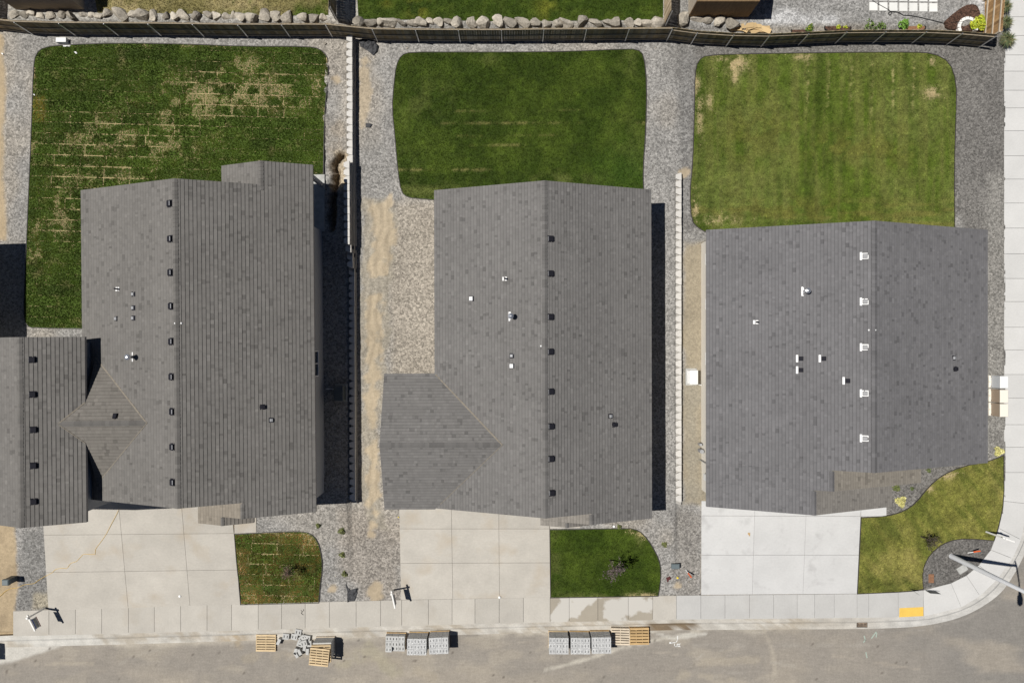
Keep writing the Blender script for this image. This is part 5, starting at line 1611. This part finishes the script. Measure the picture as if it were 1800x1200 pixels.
def sapling(label, px, py, h, spread, leaf_cols, nleaf, seed, lean=(0, 0)):
    x, y, z = Ug(px, py)
    root = tag(empty('sapling', (x, y, z)), label, 'tree')
    R = random.Random(seed); tr = MB(); lf = MB()
    top = Vector((lean[0], lean[1], h))
    tr.tube([(0, 0, -.1), top * .35, top * .7, top], [.035, .028, .018, .006], 7)
    for i in range(20):
        t = R.uniform(.35, .95); b0 = top * t; a = R.random() * 6.283
        L = spread * R.uniform(.5, 1.0) * (1.25 - t)
        e = b0 + Vector((math.cos(a) * L, math.sin(a) * L, L * R.uniform(.5, 1.2)))
        m_ = b0.lerp(e, .5) + Vector((R.gauss(0, .05), R.gauss(0, .05), 0))
        tr.tube([b0, m_, e], [.012, .009, .004], 5)
        for k in range(3):
            q = m_.lerp(e, R.random()); f_ = q + Vector((R.gauss(0, .16), R.gauss(0, .16), R.uniform(0, .2)))
            tr.tube([q, f_], [.006, .003], 4)
            for j in range(nleaf):
                c0 = q.lerp(f_, R.random() * 1.2) + Vector((R.gauss(0, .05), R.gauss(0, .05), R.gauss(0, .05)))
                d = Vector((R.gauss(0, 1), R.gauss(0, 1), R.gauss(0, .6))).normalized(); e2 = d.cross(Vector((0, 0, 1)) + d * .1).normalized(); l = R.uniform(.03, .055)
                lf.poly([c0 - d * l, c0 + e2 * l * .5, c0 + d * l, c0 - e2 * l * .5], tuple(np.array(leaf_cols[R.randrange(len(leaf_cols))]) * R.uniform(.7, 1.3)))
    tr.build('trunk', M['bark'], root)
    if lf.v: lf.build('crown', M['leaf'], root)
    return root
PU = [(.115, .085, .085), (.14, .11, .10), (.09, .07, .075)]
sapling('purple leaved sapling standing in the dark green front lawn', 1072, 983, 3.0, .85, PU, 5, 4)
sapling('sparse dark sapling on the yellowish corner lawn beside the stone bed', 1618, 942, 1.6, .8, [(.06, .055, .03), (.045, .04, .025)], 3, 9)
sapling('thin reddish sapling in the brown edged front turf', 515, 997, 1.5, .45, [(.12, .06, .05), (.10, .07, .04)], 2, 14)

# ------------------------------------------------------------------ street lamp
x, y, z = Ug(1672.5, 977)
lamp = tag(empty('street_lamp', (x, y, z)), 'tall grey street lamp rising from the stone bed at the corner', 'street lamp')
mb = MB(); mb.tube([(0, 0, 0), (0, 0, .05)], .155, 16); mb.build('base_plate', M['lamp_pole'], lamp)
mb = MB(); mb.tube([(0, 0, -.3), (0, 0, 4), (0, 0, 8.0), (0, 0, 8.1)], [.155, .12, .08, .03], 20, cap=False); mb.build('pole', M['lamp_pole'], lamp, smooth=True)
mb = MB(); mb.tube([(-.02, .28, 7.9), (.05, -.1, 7.98), (.1, -.9, 8.15), (.12, -1.6, 8.22)], [.045, .045, .04, .035], 10); mb.build('arm', M['lamp_pole'], lamp)
mb = MB(); mb.tube([(.12, -1.5, 8.2), (.125, -1.65, 8.22), (.13, -1.95, 8.23), (.135, -2.25, 8.2), (.135, -2.35, 8.18)], [.06, .10, .16, .14, .05], 14); hd = mb.build('lamp_head', M['lamp_pole'], lamp, smooth=True)
mb = MB(); mb.box(.04, .22, -2.2, -1.75, 8.055, 8.075); mb.build('lens', M['lens'], hd)
mb = MB(); mb.box(.09, .13, -.06, .06, .5, .8); mb.build('hand_hole_cover', M['lamp_pole'], lamp)

# ------------------------------------------------------------------ yard sign posts
def sign_post(label, px, py, h, ang, lean=(0, 0), arm=.92, panel=True, pw=.62, ph=.46):
    x, y, z = Ug(px, py)
    root = tag(empty('sign_post', (x, y, z)), label, 'sign')
    t = Vector((lean[0], lean[1], h)); d = Vector((math.cos(ang), math.sin(ang), 0))
    mb = MB(); Mx = Matrix(((1, 0, t.x / h, 0), (0, 1, t.y / h, 0), (0, 0, 1, 0), (0, 0, 0, 1))) @ Matrix.Rotation(ang, 4, 'Z')
    mb.box(-.045, .045, -.045, .045, -.2, h, Mx); mb.cbox(-.06, .06, -.06, .06, h, h + .05, .02, Mx); mb.build('post', M['white_pvc'], root)
    zt = h - .16
    Ma = Matrix.Translation((t.x, t.y, 0)) @ Matrix.Rotation(ang, 4, 'Z')
    mb = MB(); mb.cbox(-.16, arm, -.04, .04, zt, zt + .085, .01, Ma); mb.build('arm', M['white_pvc'], root)
    if panel:
        mb = MB(); p0 = .16
        mb.box(p0, p0 + pw, -.01, .01, zt - .06 - ph, zt - .06, Ma); pn = mb.build('sign_panel', M['white'], root)
        for s1 in (-1, 1):
            a_, b_ = sorted((s1 * .0102, s1 * .014))
            mb = MB(); mb.box(p0 + .0, p0 + pw, a_, b_, zt - .06 - ph * .18, zt - .06, Ma); mb.build('header_band', M['blue'], pn)
            mb = MB(); mb.box(p0 + .04, p0 + pw - .04, a_, b_, zt - .06 - ph * .80, zt - .06 - ph * .22, Ma); mb.build('photo_area', M['signgrey'], pn)
            mb = MB(); mb.box(p0 + .0, p0 + pw, a_, b_, zt - .06 - ph, zt - .06 - ph * .88, Ma); mb.build('footer_band', M['signred'], pn)
        for q in (p0 + .08, p0 + pw - .08):
            mb = MB(); mb.tube([Ma @ Vector((q, 0, zt + .01)), Ma @ Vector((q, 0, zt - .065))], .008, 6); mb.build('hook', M['galv'], root)
    return root
sign_post('white sign post with hanging blue and grey panel over the pavement end by bare dirt', 79.5, 1068, 1.62, math.atan2(-.9, .45), lean=(.0, .0), arm=.85)
sign_post('white hanging sign post leaning beside the middle driveway', 691, 1036.5, 1.62, math.atan2(-.97, .21), lean=(.17, .30), arm=.85)
sign_post('white sign post by the corner pavement at the edge of the yellowish lawn', 1733, 934, 1.75, math.atan2(-.34, .94), lean=(.05, .03), arm=.55, pw=.5, ph=.4)
def yard_sign(label, px, py, ang, w, h):
    x, y, z = Ug(px, py)
    root = tag(empty('yard_sign', (x, y, z), ang), label, 'sign')
    mb = MB(); mb.box(-w / 2, w / 2, -.008, .008, .18, .18 + h); mb.build('sign_panel', M['signgrey'], root)
    for q in (-w * .35, w * .35):
        mb = MB(); mb.tube([(q, 0, -.1), (q, 0, .2)], .008, 6); mb.build('stake', M['black_metal'], root)
yard_sign('low dark yard sign on the pavement edge below the stone bed', 1633, 1036, math.radians(-4), .62, .5)
yard_sign('narrow dark yard sign in the grass near the yellow pad', 1600, 1035, math.radians(-30), .12, .75)

# ------------------------------------------------------------------ storage bins beside the corner house
def bin_(label, px0, py0, py1, body, lid):
    yA_, yB_ = U(0, py0, .6)[1], U(0, py1, .6)[1]; xA_ = 28.0
    root = tag(empty('storage_bin', (xA_ + .22, (yA_ + yB_) / 2, 0)), label, 'bin', 'bins beside the corner house')
    w = (yA_ - yB_) / 2 - .015
    mb = MB(); mb.box(-.22, .22, -w, w, .10, .86, taper=-.0); mb.box(-.235, -.215, -w, -w + .03, .1, .86); mb.box(-.235, -.215, w - .03, w, .1, .86); mb.build('body', body, root)
    mb = MB(); mb.cbox(-.235, .235, -w - .004, w + .004, .86, .93, .03); mb.build('lid', lid, root)
    mb = MB(); mb.box(-.33, .2, -w, w, -.02, .055); mb.build('base', M['cream_plastic'], root)
    for s_ in (-1, 1):
        mb = MB(); mb.tube([(-.18, s_ * (w - .10), .08), (-.18, s_ * (w - .05), .08)], .05, 10); mb.build('wheel', M['hose'], root)
    mb = MB(); mb.tube([(-.29, -.02, .05), (-.29, -.02, .09)], .03, 8); mb.build('knob', M['pallet_pale'], root)
    return root
bin_('pale grey storage bin with white lid, end one of three beside the corner house', 1740, 660, 682, M['grey_plastic'], M['white'])
bin_('tan storage bin with cream lid between the grey one and another tan one', 1740, 684, 707.5, M['tan_plastic'], M['cream_plastic'])
bin_('tan storage bin with cream lid, end one of three by the corner house', 1740, 708.5, 732, M['tan_plastic'], M['cream_plastic'])

# ------------------------------------------------------------------ air conditioners and utility boxes
def ac_unit(label, px, py, wx, wy, hh, mat):
    x, y, z = Ug(px, py)
    root = tag(empty('air_conditioner', (x, y, z)), label, 'air conditioner')
    mb = MB(); mb.box(-wx / 2 - .08, wx / 2 + .08, -wy / 2 - .08, wy / 2 + .08, -.05, .06); mb.build('pad', M['concpad'], root)
    mb = MB(); mb.cbox(-wx / 2, wx / 2, -wy / 2, wy / 2, .06, hh, .03); mb.build('casing', mat, root)
    mb = MB(); mb.tube([(0, 0, hh - .001), (0, 0, hh + .02)], min(wx, wy) * .34, 20); mb.build('fan_grille', mat, root)
    for s_ in (-1, 1):
        for k in range(6):
            mb = MB(); a, b = sorted((s_ * (wx / 2 + .001), s_ * (wx / 2 + .018))); mb.box(a, b, -wy / 2 + .05, wy / 2 - .05, .14 + k * (hh - .2) / 6, .18 + k * (hh - .2) / 6); mb.build('louvre', mat, root)
    mb = MB(); mb.tube([(wx / 2, -wy / 2 + .05, .3), (wx / 2 + .12, -wy / 2 - .02, .3), (wx / 2 + .28, -wy / 2 - .05, .5)] if px > 900 else [(-wx / 2, .2, .3), (-wx / 2 - .2, .25, .35), (-wx / 2 - .45, .25, .6)], .02, 8); mb.build('refrigerant_line', M['white'], root)
ac_unit('white air conditioner on tan dirt beside the cream walled corner house', 1214.5, 662, .48, .82, .75, M['white'])
ac_unit('grey air conditioner in the shade beside the house with the tall garage', 600, 690, .55, .85, .75, M['dark_box'])
def pedestal(label, px, py, w, d, h):
    x, y, z = Ug(px, py)
    root = tag(empty('utility_pedestal', (x, y, z)), label, 'utility box')
    mb = MB(); mb.box(-w / 2, w / 2, -d / 2, d / 2, -.05, h * .75); mb.build('body', M['dark_box'], root)
    mb = MB(); mb.cbox(-w / 2 - .02, w / 2 + .02, -d / 2 - .02, d / 2 + .02, h * .75, h, .04); mb.build('lid', pmat('pedestal_lid', (.13, .16, .17), rough=.45), root)
pedestal('blue grey utility pedestal at the edge of the bare dirt', 26, 1015.5, .34, .30, .85)
pedestal('grey utility box in the gravel between front lawn and corner driveway', 1186, 993, .44, .26, .28)
x, y, z = Ug(1636.7, 1016)
mb = MB(); mb.cbox(-.16, .16, -.26, .26, -.03, .03, .01); mb.box(-.02, .02, .16, .2, .029, .036); o = mb.build('valve_box', M['rust']); o.location = (x, y, z); tag(o, 'rusty brown valve box lid in the dark stone bed', 'valve box')
x, y, z = Ug(1691, 999.5)
mb = MB(); mb.cbox(-.29, .29, -.2, .2, -.03, .05, .01); o = mb.build('hand_hole', M['concpad']); o.location = (x, y, z); o.rotation_euler = (0, 0, math.radians(32)); tag(o, 'pale concrete utility hatch beside the street lamp', 'hatch')

# drain grate in the gutter
x, y = U(1515.5, 1094.5, -.06)
gr = tag(empty('drain_grate', (x, y, -.07)), 'rusty drain grate set in the gutter by the corner lawn', 'drain')
mb = MB(); mb.box(-.31, .31, -.25, .25, -.05, .012); mb.build('frame', M['iron'], gr)
M['grate'] = pmat('grate_metal', (.26, .20, .15), rough=.8, noise=((9, .3),))
for i in range(7):
    mb = MB(); mb.box(-.27 + i * .082, -.235 + i * .082, -.21, .21, .012, .03); mb.build('bar', M['grate'], gr)
for i in range(3):
    mb = MB(); mb.box(-.27, .27, -.17 + i * .14, -.14 + i * .14, .010, .026); mb.build('bar', M['grate'], gr)

# ------------------------------------------------------------------ pallets and blocks
BLK_L, BLK_D, BLK_H = .368, .312, .15
def hollow_block(name='block'):
    mb = MB()
    a, b = BLK_L / 2 - .006, BLK_D / 2 - .006
    h = BLK_H - .004
    sl = ((-.112, -.066), (.066, .112)); y0, y1 = -.075, .065
    xs_ = [-a, sl[0][0], sl[0][1], sl[1][0], sl[1][1], a]; ys_ = [-b, y0, y1, b]
    for i in range(5):
        for j in range(3):
            if i in (1, 3) and j == 1: continue
            mb.poly([(xs_[i], ys_[j], h), (xs_[i + 1], ys_[j], h), (xs_[i + 1], ys_[j + 1], h), (xs_[i], ys_[j + 1], h)])
    for s0, s1 in sl:
        c = [(s0, y0), (s1, y0), (s1, y1), (s0, y1)]
        for i in range(4):
            p_, q_ = c[i], c[(i + 1) % 4]
            mb.poly([(*q_, h), (*q_, .02), (*p_, .02), (*p_, h)])
        mb.poly([(s0, y0, .02), (s1, y0, .02), (s1, y1, .02), (s0, y1, .02)])
    mb.poly([(-a, -b, 0), (-a, b, 0), (a, b, 0), (a, -b, 0)])
    for p_, q_ in (((-a, -b), (a, -b)), ((a, -b), (a, b)), ((a, b), (-a, b)), ((-a, b), (-a, -b))):
        mb.poly([(*p_, 0), (*q_, 0), (*q_, h), (*p_, h)])
    return mb.mesh(name, M['block'])
BLK = hollow_block()
def pallet_parts(root, z0=0.0, mat=None, W=1.2, D=1.0, n=7, stringers=3, off=(0, 0), rot=0.0, lab=None, nested=None):
    mat = mat or M['pallet']
    par = root
    Mx = Matrix.Translation((off[0], off[1], z0)) @ Matrix.Rotation(rot, 4, 'Z')
    def put(name, x0, x1, y0, y1, a, b):
        mb = MB(); c = Vector(((x0 + x1) / 2, (y0 + y1) / 2, (a + b) / 2))
        mb.box(x0 - c.x, x1 - c.x, y0 - c.y, y1 - c.y, a - c.z, b - c.z)
        o = mb.build(name, mat, par); o.location = Mx @ c; o.rotation_euler = (0, 0, rot)
    for k in range(3):
        yy = -D / 2 + .05 + k * (D - .1) / 2
        put('bottom_board', -W / 2, W / 2, yy - .05, yy + .05, 0, .018)
    for k in range(stringers):
        xx = -W / 2 + .025 + k * (W - .05) / (stringers - 1)
        put('stringer', xx - .022, xx + .022, -D / 2 + .002, D / 2 - .002, .018, .118)
    bw = D / n * .70
    for k in range(n):
        yy = -D / 2 + bw / 2 + k * (D - bw) / (n - 1)
        put('slat', -W / 2 - .002, W / 2 + .002, yy - bw / 2, yy + bw / 2, .118, .138)
RZ = ROAD_Z
def at_road(px, py, z=0.0):
    x, y = U(px, py, RZ + z); return x, y
def gutter_z(px, py):
    return RZ - .0
# empty pallet on the ground
x, y = at_road(468.5, 1128); r = tag(empty('pallet', (x, y, RZ), math.radians(-.5)), 'single empty golden pallet lying on the road beside loose blocks', 'pallet'); pallet_parts(r, 0, M['pallet'], 1.15, .98, 7, 3)
# loaded pallets
def load(label, px, py, layers, rot, wrap=True, top=None, mat=None):
    """px, py = centre of the load's foot in the photograph"""
    x, y = at_road(px, py)
    root = tag(empty('block_pallet', (x, y, RZ), rot), label, 'pallet of blocks')
    pallet_parts(root, 0, mat or M['pallet_brown'], 1.13, 1.0, 7, 3)
    R = random.Random(int(px))
    for L in range(layers):
        for j in range(3):
            for i in range(3):
                if L == layers - 1 and top is not None and (i, j) not in top: continue
                o = bpy.data.objects.new('block', BLK)
                o.location = ((i - 1) * BLK_L + R.uniform(-.004, .004), (j - 1) * BLK_D + R.uniform(-.004, .004), .139 + L * BLK_H)
                o.rotation_euler = (0, 0, R.uniform(-.01, .01))
                link(o, root)
    if wrap:
        ht = .139 + layers * BLK_H
        bm = bmesh.new()
        bmesh.ops.create_grid(bm, x_segments=14, y_segments=12, size=1)
        for v in bm.verts:
            v.co.x *= .560; v.co.y *= .476
            v.co.z = ht + .006 + R.uniform(0, .022)
        me = bpy.data.meshes.new('shrink_wrap'); bm.to_mesh(me); bm.free()
        # skirt round the sides
        mb = MB()
        mb.v = [tuple(v.co) for v in me.vertices]; mb.f = [list(p_.vertices) for p_ in me.polygons]; mb.mi = [0] * len(mb.f)
        per = [(-.560, -.476), (.560, -.476), (.560, .476), (-.560, .476)]
        for i in range(4):
            a, b = per[i], per[(i + 1) % 4]
            for k in range(8):
                p0 = (a[0] + (b[0] - a[0]) * k / 8, a[1] + (b[1] - a[1]) * k / 8); p1 = (a[0] + (b[0] - a[0]) * (k + 1) / 8, a[1] + (b[1] - a[1]) * (k + 1) / 8)
                mb.poly([(*p0, .2), (*p1, .2), (p1[0] * 1.004, p1[1] * 1.004, ht + .005), (p0[0] * 1.004, p0[1] * 1.004, ht + .005)])
        bpy.data.meshes.remove(me)
        mb.build('shrink_wrap', M['wrap'], root)
    return root
rot1 = math.radians(1.2)
load('unwrapped part used pallet of hollow grey blocks on the road', 697, 1124.5, 3, math.radians(-1), False, top=[(0, 0), (0, 1), (1, 1), (2, 1), (0, 2), (1, 2), (2, 2)])
load('shrink wrapped pallet of grey blocks between the part used one and another wrapped one', 736.5, 1123.5, 6, math.radians(-1), True)
load('shrink wrapped pallet of grey blocks, end one next to open road below the middle driveway', 774, 1121.5, 6, math.radians(2.2), True)
load('shrink wrapped pallet of grey blocks, first of three in the row with empty pallets', 980.5, 1122, 6, math.radians(-.6), True, mat=M['pallet'])
load('shrink wrapped pallet of grey blocks, middle of three in the row with empty pallets', 1017.5, 1122, 6, math.radians(-.6), True)
load('shrink wrapped pallet of grey blocks, touching the pale pallet stack', 1053.5, 1121, 6, math.radians(.8), True)
load('unseen shrink wrapped pallet of grey blocks added to shade the pale wash of the road', -22, 1142, 6, 0, True)  # added out of view for the shadow it throws onto the road
def pallet_stack(label, px, py, n, rot, mat, W=1.05, D=1.0, nn=7, st=3):
    x, y = at_road(px, py)
    root = tag(empty('pallet_stack', (x, y, RZ), rot), label, 'pallets')
    for k in range(n):
        pallet_parts(root, k * .14, mat, W, D, nn, st)
pallet_stack('stack of pale empty pallets beside the wrapped block loads', 1089.5, 1115, 2, math.radians(-1.5), M['pallet_pale'], 1.10, .98, 7, 3)
pallet_stack('stack of golden brown empty pallets at the end of the row', 1122.5, 1114.5, 2, math.radians(1), M['pallet_brown'], 1.12, .98, 6, 4)
# skewed stack: blocks below, two empty pallets on top
x, y = at_road(573, 1132)
sk = tag(empty('block_pallet', (x, y, RZ), math.radians(1)), 'block load with two skewed golden pallets on top beside the loose blocks', 'pallet of blocks')
pallet_parts(sk, 0, M['pallet_pale'], 1.1, 1.0, 7, 3)
for L in range(5):
    for j in range(3):
        for i in range(3):
            o = bpy.data.objects.new('block', BLK); o.location = ((i - 1) * (BLK_L - .02), (j - 1) * BLK_D, .139 + L * BLK_H); link(o, sk)
zz = RZ + .139 + 5 * BLK_H
for dx, dy, rt, lab in ((-.02, -.12, 1.5, 'golden pallet under the topmost skewed one on the block load'), (-.10, -.26, -6, 'topmost skewed golden pallet lying on the block load')):
    r = tag(empty('pallet', (x + dx, y + dy, zz), math.radians(rt)), lab, 'pallet'); pallet_parts(r, 0, M['pallet'], 1.1, 1.0, 7, 4); zz += .139
# loose blocks
LB = BLK
R = random.Random(21)
loose = [(490, 1123, 65, 1), (504, 1116, -6, 0), (519, 1116.5, -12, 0), (525.5, 1108.5, -12, 0), (533, 1119.5, 35, 0), (541, 1119, -10, 0), (543.5, 1129, 4, 0), (529, 1128, 70, 0), (519.5, 1140, 72, 1), (525, 1145.5, -58, 1), (531, 1141, -62, 1), (535, 1134, 80, 1), (540, 1141, 86, 1), (537, 1126, 15, 0)]
for i, (a, b, ro, tip) in enumerate(loose):
    up = .165 if i in (13,) else 0
    x, y = at_road(a, b)
    o = bpy.data.objects.new('block', LB)
    if tip:
        o.location = (x, y, RZ + BLK_D / 2 - .008); o.rotation_euler = (math.radians(90), 0, math.radians(ro))
    else:
        o.location = (x, y, RZ + .0 + up); o.rotation_euler = (math.radians(R.uniform(-2, 2)), math.radians(R.uniform(-2, 2)), math.radians(ro))
    o.scale = (.98, 1.0, 1.15) if tip else (1.02, 1.12, 1.4)
    link(o); tag(o, 'loose grey block in the tumbled pile beside the single empty pallet', 'block', 'loose blocks in the pile')

# ------------------------------------------------------------------ small things lying about
def ribbon(name, pts, r, mat, label, cat):
    mb = MB(); mb.tube(pts, r, 6); return tag(mb.build(name, mat), label, cat)
cord = [(-20, 1062), (0, 1047), (10, 1038), (18, 1034), (30, 1033), (42, 1027), (60, 1025), (68, 1019), (78, 1013), (92, 1006), (97, 1000), (108, 998), (118, 999), (123, 990), (135, 986), (142, 978), (147, 973), (160, 974), (167, 974), (168, 964), (178, 951), (187, 938), (195, 922), (204, 905), (208, 896)]
ribbon('extension_cord', [Ug(a, b, .05) for a, b in seg_resample(cord, 70)], .010, M['cord'], 'yellow extension cord trailing across the driveway to the bare dirt', 'cord')
def scrap_sheet(name, label, pxpoly, mat, seed, amp=.10, cat='fabric'):
    poly = G2(pxpoly); mb = grid_poly(poly, .07, lambda x, y: gz_np(x, y) + .03 + np.abs(fbm(x * 3.5, y * 3.5, seed, 3) - .42) * amp * 5, lambda x, y: np.zeros((x.size, 3)))
    mb.c = []
    lo = MB(); n = len(mb.v)
    return tag(mb.build(name, mat, smooth=False), label, cat)
scrap_sheet('fabric_scrap', 'crumpled dark landscape fabric in gravel by the wall and long fence', [(630, 70), (645, 69), (656, 70), (664, 80), (664, 90), (656, 98), (646, 90), (634, 83)], M['fabric'], 501, .10)
scrap_sheet('fabric_scrap', 'torn dark landscape fabric scrap at the pavement edge near the leaning sign', [(606, 1020), (611, 1031), (616, 1036), (627, 1032), (628, 1042), (623, 1055), (611, 1057), (611, 1040)], M['fabric'], 502, .10)
scrap_sheet('fabric_scrap', 'small dark fabric flake in the gravel by the middle back lawn', [(643, 217), (655, 219), (650, 225), (643, 224)], M['fabric'], 503, .06)
# white carton with a loose panel
x, y, z = Ug(112, 73.5)
ct = tag(empty('carton', (x, y, z)), 'white carton with an open flap at the edge of the big sod lawn', 'carton')
mb = MB(); mb.cbox(-.29, .29, -.13, .13, 0, .28, .01); mb.build('box', M['white'], ct)
mb = MB(); mb.box(-.02, .40, -.30, -.20, .02, .04); mb.build('flap', M['white'], ct)
for a, b, s_, lab in ((134, 93, .10, 'white litter scrap lying on the dark corner of the sod lawn'), (5, 95, .08, 'white litter scrap at the dirt edge by the long fence'), (61, 167, .07, 'white litter scrap on the edging strip of the sod lawn')):
    x, y, z = Ug(a, b); mb = MB(); mb.prism([(-s_, -s_ * .3), (s_ * .6, -s_ * .6), (s_, s_ * .1), (-s_ * .2, s_ * .5)], 0, .03, .004); o = mb.build('litter', M['white']); o.location = (x, y, z + .03); o.rotation_euler = (0, .1, -.6); tag(o, lab, 'litter')
for a, b, lab in ((317, 1046.5, 'white round cap lying on the wide driveway'), (878, 1048.5, 'white round cap at the driveway joint on the pavement edge'), (1079, 924.5, 'white round cap in gravel above the dark front lawn')):
    x, y, z = Ug(a, b); mb = MB(); mb.tube([(0, 0, 0), (0, 0, .05), (0, 0, .07)], [.075, .075, .05], 14); o = mb.build('pipe_cap', M['white']); o.location = (x, y, max(z, 0) + .02); tag(o, lab, 'pipe cap')
x, y, z = Ug(1316, 937); mb = MB(); mb.box(-.06, .06, -.05, .05, 0, .05); mb.box(.0, .06, -.14, -.05, 0, .04); o = mb.build('wood_offcut', M['pallet_brown']); o.location = (x, y, z + .03); tag(o, 'small brown wood offcut on the pale corner driveway', 'offcut')
def marker(label, px, py, ang, tilt, mat, L=.75):
    x, y, z = Ug(px, py)
    rt = tag(empty('marker_stake', (x, y, z)), label, 'marker stake')
    d = Vector((math.cos(ang) * math.sin(tilt), math.sin(ang) * math.sin(tilt), math.cos(tilt)))
    mb = MB(); mb.tube([-d * .12, d * L * .45], .028, 8); mb.build('stake', M['white_pvc'], rt)
    mb = MB(); mb.tube([d * L * .45, d * L * .97, d * L], [.042, .042, .02], 10); mb.build('marker_tube', mat, rt)
marker('orange marker stake in the gravel beside the grey utility box', 1205.5, 1001, math.radians(-55), math.radians(22), M['orange'])
marker('orange marker stake in the dark stone bed by the street lamp', 1702, 971, math.radians(40), math.radians(36), M['orange'])
x, y, z = Ug(1175, 1016); mb = MB(); mb.cbox(-.13, .12, -.09, .10, 0, .10, .02); mb.box(-.16, -.08, -.15, -.06, 0, .05); o = mb.build('plastic_scrap', M['maroon']); o.location = (x, y, z); o.rotation_euler = (0, 0, .5); tag(o, 'maroon plastic scrap in the gravel below the grey utility box', 'scrap')
x, y, z = Ug(1191, 1015); mb = MB(); mb.tube([(0, 0, 0), (0, 0, .05)], [.07, .05], 8); o = mb.build('marker_disc', M['yellow']); o.location = (x, y, z); tag(o, 'yellow plastic disc in the gravel near the orange marker', 'disc')
x, y, z = Ug(704, 908.5 + 0); mb = MB(); mb.tube([(0, 0, 0), (0, 0, .05)], [.04, .03], 8); o = mb.build('marker_disc', M['yellow']); o.location = (x - .12, y, z + .01); tag(o, 'yellow plastic disc at the middle driveway edge under the wing eave', 'disc')
for a, b, s_ in ((571, 77, .13), (657, 102, .08), (716, 85, .07), (903, 84, .06), (1152, 85, .06), (590, 1012, .05), (1211, 1022, .08), (1197, 990, .05), (1162, 1018, .05), (576, 1027, .05)):
    x, y, z = Ug(a, b); o = bpy.data.objects.new('stone', RM[int(a) % 7]); o.location = (x, y, z + s_ * .3); o.scale = (s_, s_ * .8, s_ * .6); link(o)
    tag(o, 'single pale stone lying loose on the gravel', 'stone', 'loose stones on the gravel')
# white and green spray marks on the asphalt, flat paint
def stroke(mb, pts, w):
    P = [Vector((*U(a, b, RZ), RZ + .004)) for a, b in pts]
    for a, b in zip(P[:-1], P[1:]):
        d = (b - a).normalized(); n_ = Vector((-d.y, d.x, 0)) * w; e = d * w * .6
        mb.poly([a - n_ - e, b - n_ + e, b + n_ + e, a + n_ - e])
mk = MB()
for s_ in ([(1191, 1117), (1191, 1124), (1188, 1128.5), (1180, 1129)], [(1185.5, 1131), (1186, 1134.5), (1188, 1136), (1190, 1134.5), (1190.3, 1131)], [(1192, 1130.5), (1192, 1136)], [(1195.5, 1130.5), (1192.3, 1133.2), (1195.5, 1136)]):
    stroke(mk, s_, .022)
stroke(mk, [(1177.5, 1129), (1181, 1129)], .05)
mk.build('spray_marking', M['paint'], road)
mk = MB()
for s_ in ([(1519, 1117), (1521, 1124), (1518, 1128)], [(1532, 1121), (1540, 1110)], [(1541, 1112), (1540, 1119)], [(1522, 1146), (1524, 1155)]):
    stroke(mk, s_, .03)
mk.build('spray_marking', M['paint_green'], road)
mk = MB()
for s_ in ([(529, 1072), (532, 1074), (529.5, 1077), (533.5, 1080)], [(533.5, 1070), (534, 1073.5)]):
    P = [Vector((*U(a, b, 0), .0075)) for a, b in s_]
    for a, b in zip(P[:-1], P[1:]):
        d = (b - a).normalized(); n_ = Vector((-d.y, d.x, 0)) * .018
        mk.poly([a - n_, b - n_, b + n_, a + n_])
mk.build('pencil_marking', M['iron'], walk)
